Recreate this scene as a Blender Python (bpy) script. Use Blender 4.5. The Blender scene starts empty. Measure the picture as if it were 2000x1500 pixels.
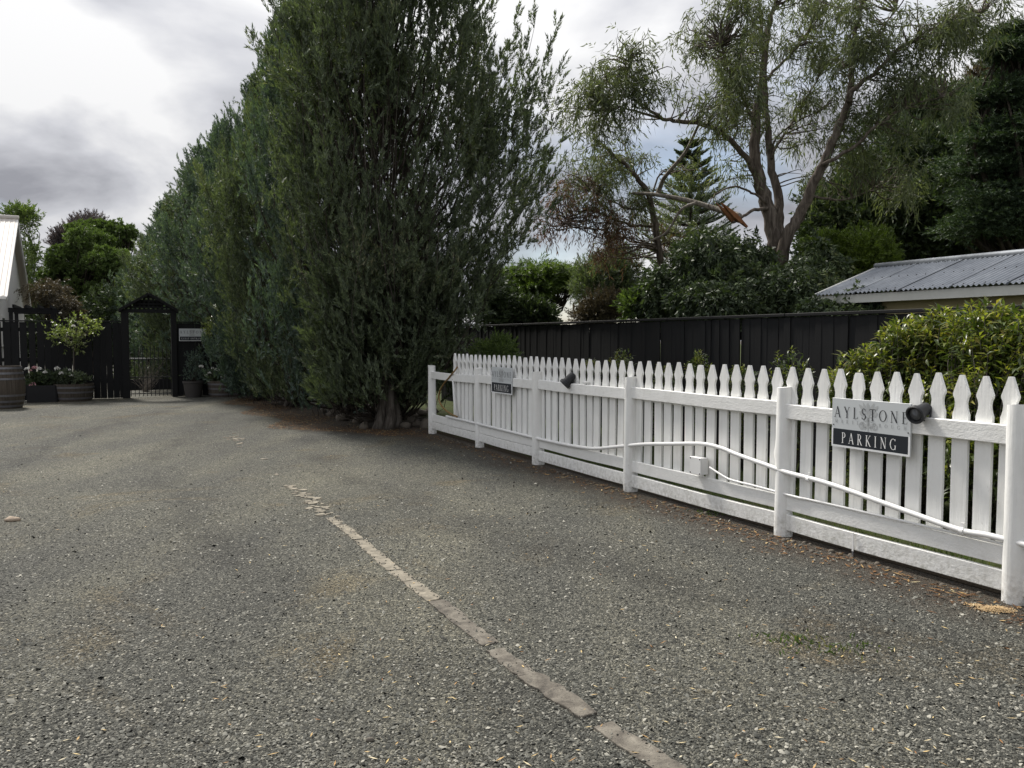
import bpy, math, random
import numpy as np
from mathutils import Vector, Matrix

# ------------------------------------------------------------------ camera, sky, sun, exposure
SC = bpy.context.scene
COL = SC.collection
CAM_H, FPX, PITCH = 1.5, 1610.0, math.atan(88 / 1610.0)
cam_data = bpy.data.cameras.new('camera')
cam_data.sensor_fit = 'HORIZONTAL'
cam_data.angle = 2 * math.atan(1000 / FPX)
cam_data.clip_start, cam_data.clip_end = 0.05, 2000
cam = bpy.data.objects.new('camera', cam_data)
cam.location = (0, 0, CAM_H)
cam.rotation_euler = (math.pi / 2 - PITCH, 0, 0)
COL.objects.link(cam)
SC.camera = cam

SUN_DIR = Vector((-0.57, 0.74, 1.12)).normalized()         # towards the sun: high on the left, behind the hedge
SUN_STRENGTH, SUN_ANGLE = 3.3, 11.0
SKY_STRENGTH, CLOUD_STRENGTH = 0.10, 0.95
CLOUD_OFFSET = (13.5, 2.26, 0.0)
sun_data = bpy.data.lights.new('sun', 'SUN')
sun_data.energy, sun_data.angle, sun_data.color = SUN_STRENGTH, math.radians(SUN_ANGLE), (1.0, 0.95, 0.88)
sun = bpy.data.objects.new('sun', sun_data)
sun.rotation_euler = (-SUN_DIR).to_track_quat('-Z', 'Y').to_euler()
sun.location = (0, 0, 30)
COL.objects.link(sun)

world = bpy.data.worlds.new('World')
SC.world = world
world.use_nodes = True
wn, wl = world.node_tree.nodes, world.node_tree.links
wn.clear()


def wnode(t, **kw):
    n = wn.new(t)
    for k, v in kw.items():
        setattr(n, k, v)
    return n


def wmath(op, a, b=None):
    n = wnode('ShaderNodeMath', operation=op)
    for i, v in enumerate((a, b)):
        if v is None:
            continue
        if isinstance(v, (int, float)):
            n.inputs[i].default_value = v
        else:
            wl.new(v, n.inputs[i])
    return n.outputs[0]


sky = wnode('ShaderNodeTexSky', sky_type='NISHITA', sun_disc=False)
sky.sun_elevation = math.asin(SUN_DIR.z)
sky.sun_rotation = math.atan2(SUN_DIR.x, SUN_DIR.y)
bg_sky = wnode('ShaderNodeBackground')
bg_sky.inputs[1].default_value = SKY_STRENGTH
wl.new(sky.outputs[0], bg_sky.inputs[0])
tc = wnode('ShaderNodeTexCoord')
sep = wnode('ShaderNodeSeparateXYZ')
wl.new(tc.outputs['Generated'], sep.inputs[0])
zc = wmath('ADD', wmath('MAXIMUM', sep.outputs[2], 0.0), 0.22)     # cloud deck seen in perspective
comb = wnode('ShaderNodeCombineXYZ')
wl.new(wmath('DIVIDE', sep.outputs[0], zc), comb.inputs[0])
wl.new(wmath('DIVIDE', sep.outputs[1], zc), comb.inputs[1])
mp = wnode('ShaderNodeMapping')
mp.inputs['Location'].default_value = CLOUD_OFFSET
mp.inputs['Scale'].default_value = (1.0, 1.0, 1.0)
wl.new(comb.outputs[0], mp.inputs[0])
n1 = wnode('ShaderNodeTexNoise')
n1.inputs['Scale'].default_value, n1.inputs['Detail'].default_value = 1.15, 7
n1.inputs['Roughness'].default_value, n1.inputs['Distortion'].default_value = 0.50, 0.35
wl.new(mp.outputs[0], n1.inputs['Vector'])
cr = wnode('ShaderNodeValToRGB')
cr.color_ramp.elements[0].position, cr.color_ramp.elements[0].color = 0.41, (0.25, 0.255, 0.282, 1)
cr.color_ramp.elements[1].position, cr.color_ramp.elements[1].color = 0.62, (0.65, 0.65, 0.655, 1)
e = cr.color_ramp.elements.new(0.53)
e.color = (0.46, 0.466, 0.495, 1)
wl.new(n1.outputs[0], cr.inputs[0])
grad = wmath('ADD', wmath('MULTIPLY', wmath('MAXIMUM', sep.outputs[2], 0.0), 0.72), 0.71)   # an overcast sky is brighter overhead
bg_cl = wnode('ShaderNodeBackground')
wl.new(cr.outputs[0], bg_cl.inputs[0])
wl.new(wmath('MULTIPLY', grad, CLOUD_STRENGTH), bg_cl.inputs[1])
n2 = wnode('ShaderNodeTexNoise')
n2.inputs['Scale'].default_value, n2.inputs['Detail'].default_value = 0.9, 5
wl.new(mp.outputs[0], n2.inputs['Vector'])
cov = wnode('ShaderNodeMapRange')
cov.inputs[1].default_value, cov.inputs[2].default_value = 0.34, 0.46
cov.inputs[3].default_value, cov.inputs[4].default_value = 0.55, 1.0
wl.new(n2.outputs[0], cov.inputs[0])
mixw = wnode('ShaderNodeMixShader')
wl.new(cov.outputs[0], mixw.inputs[0])
wl.new(bg_sky.outputs[0], mixw.inputs[1])
wl.new(bg_cl.outputs[0], mixw.inputs[2])
wo = wnode('ShaderNodeOutputWorld')
wl.new(mixw.outputs[0], wo.inputs[0])

SC.view_settings.view_transform = 'Standard'
SC.view_settings.look = 'None'
SC.view_settings.exposure = 0.78
SC.view_settings.gamma = 1.0
SC.view_settings.use_curve_mapping = False
SC.render.engine = 'CYCLES'
SC.cycles.max_bounces = 6
SC.cycles.diffuse_bounces = 3
SC.cycles.glossy_bounces = 2
SC.cycles.transmission_bounces = 3
SC.cycles.transparent_max_bounces = 4
SC.cycles.use_denoising = True
SC.cycles.denoiser = 'OPENIMAGEDENOISE'
SC.cycles.denoising_input_passes = 'RGB_ALBEDO_NORMAL'
SC.cycles.denoising_prefilter = 'ACCURATE'

# ------------------------------------------------------------------ places
U = np.array([-0.441, 0.8975, 0.0])           # along the picket fence, away from the camera
N = np.array([0.8975, 0.441, 0.0])            # across it, to the right
RNG = np.random.default_rng(7)
random.seed(7)


def ray(px, py):
    a, b = (px - 1000) / FPX, (750 - py) / FPX
    return np.array([a, math.cos(PITCH) + b * math.sin(PITCH), -math.sin(PITCH) + b * math.cos(PITCH)])


def ground(px, py, z=0.0):
    d = ray(px, py)
    return np.array([0, 0, CAM_H]) + d * ((z - CAM_H) / d[2])


def at(px, py, Y):
    d = ray(px, py)
    return np.array([0, 0, CAM_H]) + d * (Y / d[1])


def on_plane(px, py, off):                     # vertical plane along the fence, off = distance along N
    d = ray(px, py)
    return np.array([0, 0, CAM_H]) + d * (off / float(d @ N))


def sn(s, n, z=0.0):
    return U * s + N * n + np.array([0, 0, z])


# ------------------------------------------------------------------ mesh helpers
ORIGIN = {}


def link(o, parent=None):
    COL.objects.link(o)
    if parent is not None:
        o.parent = parent
    return o


def tag(o, label=None, cat=None, group=None, kind=None):
    if label: o['label'] = label
    if cat: o['category'] = cat
    if group: o['group'] = group
    if kind: o['kind'] = kind
    return o


def thing(name, label, cat, loc=(0, 0, 0), group=None, rz=0.0):
    o = bpy.data.objects.new(name, None)
    o.empty_display_size = 0.2
    o.location = tuple(float(v) for v in loc)
    o.rotation_euler = (0, 0, rz)
    link(o)
    return tag(o, label, cat, group)


def world_origin(o):
    p = np.zeros(3)
    while o is not None:
        p = p + np.array(o.location)
        o = o.parent
    return p


def np_mesh(name, V, F, smooth=False, mats=None):
    """V (n,3) array; F (m,k) int array with equal face sizes, or list of such arrays."""
    me = bpy.data.meshes.new(name)
    Fs = F if isinstance(F, list) else [F]
    Fs = [np.asarray(f, dtype=np.int32) for f in Fs if len(f)]
    V = np.asarray(V, dtype=np.float32)
    nl = sum(f.size for f in Fs)
    nf = sum(len(f) for f in Fs)
    me.vertices.add(len(V))
    me.vertices.foreach_set('co', V.ravel())
    me.loops.add(nl)
    me.loops.foreach_set('vertex_index', np.concatenate([f.ravel() for f in Fs]))
    me.polygons.add(nf)
    tot = np.concatenate([np.full(len(f), f.shape[1], dtype=np.int32) for f in Fs])
    st = np.concatenate([[0], np.cumsum(tot)[:-1]]).astype(np.int32)
    me.polygons.foreach_set('loop_start', st)
    if smooth:
        me.polygons.foreach_set('use_smooth', np.ones(nf, dtype=bool))
    me.update(calc_edges=True)
    me.validate(verbose=False)
    return me


def mesh_obj(name, me, mat, parent=None, loc=(0, 0, 0)):
    o = bpy.data.objects.new(name, me)
    if mat is not None and len(me.materials) == 0:
        me.materials.append(mat)
    o.location = tuple(float(v) for v in loc)
    return link(o, parent)


def frame_of(d):
    d = np.asarray(d, float)
    d = d / (np.linalg.norm(d) + 1e-9)
    a = np.array([0, 0, 1.0]) if abs(d[2]) < 0.9 else np.array([1.0, 0, 0])
    x = np.cross(a, d); x /= np.linalg.norm(x)
    return x, np.cross(d, x), d


class MB:
    def __init__(self):
        self.v, self.f, self.n = [], [], 0

    def add(self, V, F):
        V = np.asarray(V, float)
        self.v.append(V)
        self.f.extend([tuple(int(i) + self.n for i in f) for f in F])
        self.n += len(V)
        return self

    def box(self, c, size, ax=None, bevel=0.0):
        ax = np.eye(3) if ax is None else np.asarray(ax, float)
        h = np.asarray(size, float) / 2
        if bevel <= 0:
            s = np.array([[-1, -1, -1], [1, -1, -1], [1, 1, -1], [-1, 1, -1], [-1, -1, 1], [1, -1, 1], [1, 1, 1], [-1, 1, 1]], float)
            return self.add(np.asarray(c, float) + (s * h) @ ax, [(0, 3, 2, 1), (4, 5, 6, 7), (0, 1, 5, 4), (1, 2, 6, 5), (2, 3, 7, 6), (3, 0, 4, 7)])
        b = min(bevel, h.min() * 0.9)
        V, idx = [], {}
        for sx in (-1, 1):
            for sy in (-1, 1):
                for sz in (-1, 1):
                    s = np.array([sx, sy, sz])
                    for k in range(3):
                        p = s * (h - b)
                        p[k] = s[k] * h[k]
                        idx[(sx, sy, sz, k)] = len(V)
                        V.append(p)
        F = []
        for k in range(3):
            i, j = (k + 1) % 3, (k + 2) % 3
            for sg in (-1, 1):
                q = []
                for (a, b2) in ((-1, -1), (1, -1), (1, 1), (-1, 1)):
                    s = [0, 0, 0]; s[k] = sg; s[i] = a; s[j] = b2
                    q.append(idx[(*s, k)])
                F.append(tuple(q) if sg > 0 else tuple(q[::-1]))
        for k in range(3):                     # edges along axis k
            i, j = (k + 1) % 3, (k + 2) % 3
            for a in (-1, 1):
                for b2 in (-1, 1):
                    s1 = [0, 0, 0]; s1[i] = a; s1[j] = b2; s1[k] = -1
                    s2 = list(s1); s2[k] = 1
                    F.append((idx[(*s1, i)], idx[(*s2, i)], idx[(*s2, j)], idx[(*s1, j)]))
        for sx in (-1, 1):
            for sy in (-1, 1):
                for sz in (-1, 1):
                    F.append(tuple(idx[(sx, sy, sz, k)] for k in range(3)))
        return self.add(np.asarray(c, float) + np.array(V) @ ax, F)

    def tube(self, pts, r, n=8, cap=True):
        pts = [np.asarray(p, float) for p in pts]
        m = len(pts)
        r = [r] * m if np.isscalar(r) else list(r)
        V = []
        d0 = pts[1] - pts[0]
        x, y, _ = frame_of(d0)
        for i in range(m):
            d = pts[min(i + 1, m - 1)] - pts[max(i - 1, 0)]
            d = d / (np.linalg.norm(d) + 1e-9)
            x = x - d * (x @ d); x /= (np.linalg.norm(x) + 1e-9)
            y = np.cross(d, x)
            for k in range(n):
                a = 2 * math.pi * k / n
                V.append(pts[i] + (x * math.cos(a) + y * math.sin(a)) * r[i])
        F = []
        for i in range(m - 1):
            for k in range(n):
                F.append((i * n + k, i * n + (k + 1) % n, (i + 1) * n + (k + 1) % n, (i + 1) * n + k))
        if cap:
            F.append(tuple(range(n))[::-1]); F.append(tuple((m - 1) * n + k for k in range(n)))
        return self.add(V, F)

    def lathe(self, prof, c=(0, 0, 0), n=24, ax=None, wob=None):
        ax = np.eye(3) if ax is None else np.asarray(ax, float)
        V = []
        for (r, z) in prof:
            for k in range(n):
                a = 2 * math.pi * k / n
                rr = r * (1 if wob is None else wob(a, z))
                V.append(np.array([rr * math.cos(a), rr * math.sin(a), z]) @ ax + np.asarray(c, float))
        F = []
        m = len(prof)
        for i in range(m - 1):
            for k in range(n):
                F.append((i * n + k, i * n + (k + 1) % n, (i + 1) * n + (k + 1) % n, (i + 1) * n + k))
        F.append(tuple(range(n))[::-1]); F.append(tuple((m - 1) * n + k for k in range(n)))
        return self.add(V, F)

    def prism(self, poly, th, o, ax):
        """poly in (x,z) of the local frame ax (rows x,y,z), extruded along y by th (centred)."""
        ax = np.asarray(ax, float); o = np.asarray(o, float)
        n = len(poly)
        V = [o + ax[0] * p[0] - ax[1] * th / 2 + ax[2] * p[1] for p in poly] + [o + ax[0] * p[0] + ax[1] * th / 2 + ax[2] * p[1] for p in poly]
        F = [tuple(range(n)), tuple(range(2 * n - 1, n - 1, -1))]
        F += [(i, i + n, (i + 1) % n + n, (i + 1) % n) for i in range(n)]
        return self.add(V, F)

    def mesh(self, name, shift=(0, 0, 0), smooth=False):
        me = bpy.data.meshes.new(name)
        V = np.concatenate(self.v) - np.asarray(shift, float)
        me.from_pydata(V.tolist(), [], self.f)
        if smooth:
            me.polygons.foreach_set('use_smooth', [True] * len(me.polygons))
        me.update()
        return me

    def build(self, name, mat, parent=None, smooth=False, sharp=None):
        """Vertices are given in world space; the object sits at its parent's origin."""
        sh = world_origin(parent) if parent is not None else np.concatenate(self.v).mean(0) * np.array([1, 1, 0])
        me = self.mesh(name, sh, smooth)
        if sharp:
            me.set_sharp_from_angle(angle=math.radians(sharp))
        return mesh_obj(name, me, mat, parent, (0, 0, 0) if parent is not None else sh)


# ------------------------------------------------------------------ materials
MAT = {}


class NT:
    def __init__(self, name):
        m = bpy.data.materials.new(name)
        m.use_nodes = True
        self.m, self.t = m, m.node_tree
        self.n, self.l = self.t.nodes, self.t.links
        self.n.clear()
        self.out = self.n.new('ShaderNodeOutputMaterial')
        MAT[name] = m

    def node(self, t, inp=None, **kw):
        n = self.n.new(t)
        for k, v in kw.items():
            setattr(n, k, v)
        for k, v in (inp or {}).items():
            self.put(n.inputs[k], v)
        return n

    def put(self, sock, v):
        if isinstance(v, bpy.types.NodeSocket):
            self.l.new(v, sock)
        else:
            sock.default_value = v

    def math(self, op, a, b=None, c=None, clamp=False):
        n = self.n.new('ShaderNodeMath'); n.operation = op; n.use_clamp = clamp
        for i, v in enumerate((a, b, c)):
            if v is not None:
                self.put(n.inputs[i], v)
        return n.outputs[0]

    def mix(self, f, a, b, blend='MIX'):
        n = self.n.new('ShaderNodeMix'); n.data_type = 'RGBA'; n.blend_type = blend
        self.put(n.inputs[0], f)
        self.put(n.inputs[6], a if isinstance(a, bpy.types.NodeSocket) else (*a, 1))
        self.put(n.inputs[7], b if isinstance(b, bpy.types.NodeSocket) else (*b, 1))
        return n.outputs[2]

    def noise(self, vec, scale, detail=4, rough=0.55, dist=0.0):
        return self.node('ShaderNodeTexNoise', {'Vector': vec, 'Scale': scale, 'Detail': detail, 'Roughness': rough, 'Distortion': dist}).outputs[0]

    def ramp(self, f, stops):
        n = self.n.new('ShaderNodeValToRGB')
        el = n.color_ramp.elements
        while len(el) < len(stops):
            el.new(0.5)
        for e_, (p, c) in zip(el, stops):
            e_.position = p
            e_.color = (*c, 1) if len(c) == 3 else c
        self.put(n.inputs[0], f)
        return n.outputs[0]

    def rng(self, f, a, b, c=0.0, d=1.0):
        n = self.n.new('ShaderNodeMapRange')
        self.put(n.inputs[0], f)
        for i, v in enumerate((a, b, c, d)):
            n.inputs[i + 1].default_value = v
        return n.outputs[0]

    def pos(self):
        return self.node('ShaderNodeNewGeometry').outputs['Position']

    def obj(self, scale=None):
        v = self.node('ShaderNodeTexCoord').outputs['Object']
        if scale is None:
            return v
        m = self.node('ShaderNodeMapping', {'Vector': v, 'Scale': scale})
        return m.outputs[0]

    def scaled(self, v, scale):
        return self.node('ShaderNodeMapping', {'Vector': v, 'Scale': scale}).outputs[0]

    def bump(self, h, strength=0.4, dist=0.01):
        return self.node('ShaderNodeBump', {'Height': h, 'Strength': strength, 'Distance': dist}).outputs[0]

    def bsdf(self, col, rough=0.7, normal=None, spec=0.4, metal=0.0, **kw):
        b = self.n.new('ShaderNodeBsdfPrincipled')
        self.put(b.inputs['Base Color'], col if isinstance(col, bpy.types.NodeSocket) else (*col, 1))
        self.put(b.inputs['Roughness'], rough)
        self.put(b.inputs['Specular IOR Level'], spec)
        self.put(b.inputs['Metallic'], metal)
        if normal is not None:
            self.put(b.inputs['Normal'], normal)
        self.l.new(b.outputs[0], self.out.inputs[0])
        return b


def leaf_mat(name, stops, rough=0.45, transl=0.25, spec=0.4, tint=(1.3, 1.5, 0.5)):
    t = NT(name)
    rnd = t.node('ShaderNodeNewGeometry').outputs['Random Per Island']
    big = t.noise(t.pos(), 0.9, 2)
    f = t.math('ADD', t.math('MULTIPLY', rnd, 0.75), t.math('MULTIPLY', t.math('SUBTRACT', big, 0.5), 0.9), clamp=True)
    f = t.math('ADD', f, 0.1, clamp=True)
    c = t.ramp(f, stops)
    b = t.bsdf(c, rough, spec=spec)
    tr = t.node('ShaderNodeBsdfTranslucent')
    t.l.new(t.mix(1.0, c, tint, 'MULTIPLY'), tr.inputs[0])
    mx = t.node('ShaderNodeMixShader', {0: transl})
    t.l.new(b.outputs[0], mx.inputs[1]); t.l.new(tr.outputs[0], mx.inputs[2])
    t.l.new(mx.outputs[0], t.out.inputs[0])
    return t.m


def plain_mat(name, col, rough=0.6, var=0.15, scale=8.0, bump=0.0, bscale=60.0, spec=0.4, metal=0.0):
    t = NT(name)
    v = t.pos()
    n = t.noise(v, scale, 5)
    c = t.mix(n, tuple(x * (1 - var) for x in col), tuple(min(1, x * (1 + var)) for x in col))
    nr = t.bump(t.noise(v, bscale, 4), bump, 0.01) if bump > 0 else None
    t.bsdf(c, rough, nr, spec, metal)
    return t.m


def make_materials():
    # white painted timber, a little grimy, brush and grain relief
    for nm, vert in (('white_paint', True), ('white_paint_rail', False)):
        t = NT(nm)
        p = t.pos()
        rot = t.node('ShaderNodeMapping', {'Vector': p, 'Rotation': (0, 0, math.radians(26.2))}).outputs[0]
        gr = t.noise(t.scaled(rot, (60, 60, 4) if vert else (60, 3, 70)), 1.0, 4, 0.6)
        blot = t.noise(p, 5.0, 5, 0.6)
        isl = t.node('ShaderNodeObjectInfo').outputs['Random']
        c = t.mix(t.rng(blot, 0.35, 0.75), (0.85, 0.85, 0.825), (0.77, 0.77, 0.74))
        c = t.mix(t.math('MULTIPLY', isl, 0.4), c, (0.74, 0.735, 0.70))
        sepz = t.node('ShaderNodeSeparateXYZ', {0: p}).outputs[2]
        grime = t.math('MULTIPLY', t.rng(sepz, 0.22, 0.0), t.rng(t.noise(p, 28, 5, 0.7), 0.42, 0.68))
        c = t.mix(t.math('MULTIPLY', grime, 0.75), c, (0.22, 0.20, 0.16))
        spots = t.rng(t.noise(t.scaled(rot, (40, 40, 18) if vert else (40, 14, 40)), 1.0, 3, 0.6), 0.70, 0.76)
        c = t.mix(t.math('MULTIPLY', spots, 0.65), c, (0.33, 0.32, 0.28))
        strk = t.rng(t.noise(t.scaled(rot, (26, 26, 1.3) if vert else (26, 1.6, 26)), 1.0, 5, 0.65), 0.52, 0.74)
        c = t.mix(t.math('MULTIPLY', strk, 0.30), c, (0.52, 0.52, 0.47))
        alg = t.math('MULTIPLY', t.rng(sepz, 0.5, 0.05), t.rng(t.noise(p, 7, 5, 0.7), 0.45, 0.7))
        c = t.mix(t.math('MULTIPLY', alg, 0.16), c, (0.36, 0.38, 0.28))
        h = t.math('ADD', t.math('MULTIPLY', gr, 0.6), blot)
        t.bsdf(c, t.rng(blot, 0.3, 0.7, 0.42, 0.6), t.bump(h, 0.6, 0.008), 0.35)
    # nearly black stained timber
    t = NT('black_stain')
    p = t.pos()
    g = t.noise(t.scaled(p, (45, 45, 2.2)), 1.0, 5, 0.65)
    rnd = t.node('ShaderNodeObjectInfo').outputs['Random']
    c = t.mix(g, (0.005, 0.0055, 0.006), (0.015, 0.0155, 0.0165))
    c = t.mix(t.math('MULTIPLY', rnd, 0.5), c, (0.013, 0.0125, 0.0125))
    t.bsdf(c, 0.7, t.bump(g, 0.5, 0.006), 0.22)
    # silvered oak and barrel staves
    t = NT('old_oak')
    p = t.obj((26, 26, 1.8))
    g = t.noise(p, 1.0, 5, 0.65)
    rnd = t.node('ShaderNodeObjectInfo').outputs['Random']
    c = t.ramp(g, [(0.25, (0.035, 0.028, 0.022)), (0.55, (0.10, 0.082, 0.064)), (0.8, (0.16, 0.14, 0.115))])
    c = t.mix(t.math('MULTIPLY', rnd, 0.45), c, (0.065, 0.055, 0.045))
    t.bsdf(c, 0.85, t.bump(g, 0.5, 0.01), 0.25)
    t = NT('hoop_steel')
    g = t.noise(t.pos(), 22, 5, 0.6)
    t.bsdf(t.mix(g, (0.10, 0.10, 0.105), (0.22, 0.22, 0.23)), 0.55, t.bump(g, 0.15, 0.004), 0.5, 0.55)
    # gravel: crushed grey chip, patches, brown litter by hedge and fence
    t = NT('gravel')
    p = t.pos()
    wob = t.node('ShaderNodeTexNoise', {'Vector': p, 'Scale': 55.0, 'Detail': 2})
    pw = t.node('ShaderNodeVectorMath', operation='MULTIPLY_ADD')
    t.l.new(wob.outputs['Color'], pw.inputs[0]); pw.inputs[1].default_value = (0.012, 0.012, 0.012); t.l.new(p, pw.inputs[2])
    vo = t.node('ShaderNodeTexVoronoi', {'Vector': pw.outputs[0], 'Scale': 128.0, 'Randomness': 1.0})
    vo2 = t.node('ShaderNodeTexVoronoi', {'Vector': pw.outputs[0], 'Scale': 74.0, 'Randomness': 1.0})
    sp = t.node('ShaderNodeSeparateColor', {0: vo.outputs['Color']})
    c = t.ramp(sp.outputs[0], [(0.0, (0.0173, 0.018, 0.0151)), (0.4, (0.0576, 0.059, 0.0504)), (0.78, (0.1116, 0.113, 0.0979)), (0.94, (0.1944, 0.1915, 0.1627)), (1.0, (0.3024, 0.2952, 0.252))])
    sp2 = t.node('ShaderNodeSeparateColor', {0: vo2.outputs['Color']})
    c2 = t.ramp(sp2.outputs[1], [(0.0, (0.0216, 0.0223, 0.0187)), (0.6, (0.0806, 0.0821, 0.0706)), (1.0, (0.2016, 0.198, 0.1692))])
    c = t.mix(t.rng(sp2.outputs[2], 0.55, 0.62), c, c2)
    vo3 = t.node('ShaderNodeTexVoronoi', {'Vector': p, 'Scale': 34.0, 'Randomness': 1.0})
    sp3 = t.node('ShaderNodeSeparateColor', {0: vo3.outputs['Color']})
    lone = t.math('MULTIPLY', t.rng(sp3.outputs[0], 0.86, 0.88), t.rng(vo3.outputs['Distance'], 0.34, 0.22))
    c = t.mix(t.math('MULTIPLY', lone, 0.8), c, t.ramp(sp3.outputs[1], [(0.0, (0.03, 0.03, 0.028)), (0.5, (0.20, 0.195, 0.17)), (1.0, (0.40, 0.38, 0.31))]))
    big = t.noise(p, 0.35, 5, 0.6, 0.6)
    mid = t.noise(p, 2.2, 5, 0.65)
    # fine dusty stone where wheels have ground it, in long bands
    tr = t.node('ShaderNodeMapping', {'Vector': p, 'Rotation': (0, 0, math.radians(32)), 'Scale': (0.9, 0.16, 1)}).outputs[0]
    band = t.noise(tr, 1.0, 4, 0.55)
    dusty = t.math('MULTIPLY', t.rng(band, 0.44, 0.66), t.rng(mid, 0.25, 0.7, 0.35, 1.0))
    c = t.mix(dusty, c, t.mix(1.0, c, (1.55, 1.50, 1.34), 'MULTIPLY'))
    c = t.mix(t.math('MULTIPLY', dusty, 0.16), c, (0.125, 0.120, 0.101))
    # worn wheel tracks sweeping in from the left towards the gate: darker, finer, a little raised dust beside them
    cen = t.node('ShaderNodeVectorMath', {0: p, 1: (14.0, 17.0, 0.0)}, operation='SUBTRACT').outputs[0]
    rl = t.node('ShaderNodeVectorMath', {0: cen}, operation='LENGTH').outputs['Value']
    rl = t.math('ADD', rl, t.math('MULTIPLY', t.math('SUBTRACT', t.noise(p, 0.5, 3), 0.5), 1.1))
    trk = None
    for r0 in (16.1, 17.7, 19.6, 21.2):
        g_ = t.math('SUBTRACT', 1.0, t.math('DIVIDE', t.math('ABSOLUTE', t.math('SUBTRACT', rl, r0)), 0.34), clamp=True)
        trk = g_ if trk is None else t.math('MAXIMUM', trk, g_)
    trk = t.math('MULTIPLY', trk, t.rng(t.noise(p, 1.1, 4, 0.6), 0.36, 0.62))
    c = t.mix(trk, c, t.mix(1.0, c, (0.58, 0.58, 0.59), 'MULTIPLY'))
    brn = t.rng(t.noise(p, 0.8, 5, 0.65, 0.8), 0.56, 0.72)
    c = t.mix(brn, c, t.mix(1.0, c, (1.12, 0.95, 0.72), 'MULTIPLY'))
    c = t.mix(1.0, c, t.ramp(big, [(0.3, (0.74, 0.74, 0.75)), (0.7, (1.22, 1.20, 1.13))]), 'MULTIPLY')
    # litter: s,n coordinates of the fence
    dn = t.node('ShaderNodeVectorMath', {0: p, 1: tuple(N)}, operation='DOT_PRODUCT').outputs['Value']
    ds = t.node('ShaderNodeVectorMath', {0: p, 1: tuple(U)}, operation='DOT_PRODUCT').outputs['Value']
    edge = t.math('ADD', dn, t.math('MULTIPLY', t.math('SUBTRACT', t.noise(p, 1.6, 5, 0.7), 0.5), 0.9))
    lit = t.rng(edge, 3.98, 4.40)
    hedge_in = t.math('MULTIPLY', t.rng(ds, 12.0, 13.6), 0.95)
    lit2 = t.math('MULTIPLY', t.rng(t.math('ADD', edge, hedge_in), 3.62, 4.10), t.rng(ds, 10.5, 12.5))
    lit = t.math('MAXIMUM', lit, lit2)
    soil = t.ramp(t.noise(p, 42, 4, 0.7), [(0.3, (0.022, 0.018, 0.014)), (0.55, (0.062, 0.046, 0.032)), (0.75, (0.125, 0.085, 0.05))])
    c = t.mix(t.math('MULTIPLY', lit, t.rng(t.noise(p, 60, 3, 0.6), 0.3, 0.55)), c, soil)
    h = t.math('ADD', t.math('MULTIPLY', vo.outputs['Distance'], -1.0), t.math('MULTIPLY', vo2.outputs['Distance'], -0.55))
    h = t.math('ADD', h, t.math('MULTIPLY', t.noise(p, 1.4, 3), 1.2))
    t.bsdf(c, 0.85, t.bump(h, 1.0, 0.011), 0.3)
    # loose stone chips (geometry)
    t = NT('chips')
    rnd = t.node('ShaderNodeNewGeometry').outputs['Random Per Island']
    t.bsdf(t.ramp(rnd, [(0.0, (0.0182, 0.019, 0.0152)), (0.45, (0.0646, 0.0661, 0.0562)), (0.8, (0.1444, 0.1444, 0.1231)), (0.95, (0.2736, 0.266, 0.2242)), (1.0, (0.3952, 0.38, 0.3192))]), 0.8, None, 0.35)
    # edging stone
    t = NT('edging_stone')
    p = t.pos()
    n1_ = t.noise(p, 9, 6, 0.7, 0.4)
    c = t.ramp(n1_, [(0.3, (0.0468, 0.0429, 0.0367)), (0.45, (0.1131, 0.1014, 0.0835)), (0.58, (0.1755, 0.1599, 0.131)), (0.76, (0.2808, 0.2574, 0.2106))])
    c = t.mix(t.rng(t.noise(p, 130, 3), 0.58, 0.7), c, (0.05, 0.047, 0.042))
    t.bsdf(c, 0.9, t.bump(t.math('ADD', n1_, t.math('MULTIPLY', t.noise(p, 90, 4), 0.4)), 0.7, 0.012), 0.25)
    t = NT('edging_pale')
    p = t.pos()
    n1_ = t.noise(p, 11, 6, 0.7, 0.4)
    c = t.ramp(n1_, [(0.3, (0.0979, 0.0882, 0.0702)), (0.48, (0.2067, 0.1859, 0.1454)), (0.7, (0.3482, 0.3134, 0.2457))])
    t.bsdf(c, 0.9, t.bump(n1_, 0.6, 0.01), 0.25)
    plain_mat('field_rock', (0.11, 0.095, 0.075), 0.9, 0.5, 9, 0.6, 40)
    plain_mat('pale_rock', (0.34, 0.27, 0.20), 0.85, 0.3, 20, 0.4, 60)
    plain_mat('soil', (0.05, 0.04, 0.028), 0.95, 0.5, 6, 0.6, 40, 0.1)
    plain_mat('sawdust', (0.50, 0.36, 0.20), 0.95, 0.35, 80, 0.8, 160, 0.1)
    t = NT('lawn')
    p = t.pos()
    c = t.ramp(t.noise(p, 3.0, 6, 0.7), [(0.3, (0.030, 0.026, 0.016)), (0.5, (0.045, 0.055, 0.020)), (0.7, (0.060, 0.085, 0.026))])
    dn = t.node('ShaderNodeVectorMath', {0: p, 1: tuple(N)}, operation='DOT_PRODUCT').outputs['Value']
    bare = t.rng(t.math('ADD', dn, t.math('MULTIPLY', t.math('SUBTRACT', t.noise(p, 4, 4), .5), .5)), 5.25, 4.95)
    c = t.mix(bare, c, t.ramp(t.noise(p, 40, 4, .7), [(0.3, (0.030, 0.024, 0.018)), (0.7, (0.085, 0.066, 0.046))]))
    t.bsdf(c, 0.95, t.bump(t.noise(p, 70, 4), 0.8, 0.02), 0.1)
    leaf_mat('grass_blade', [(0.0, (0.04, 0.06, 0.015)), (0.6, (0.075, 0.12, 0.03)), (1.0, (0.19, 0.17, 0.07))], 0.6, 0.3)
    t = NT('litter')
    rnd = t.node('ShaderNodeNewGeometry').outputs['Random Per Island']
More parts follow.
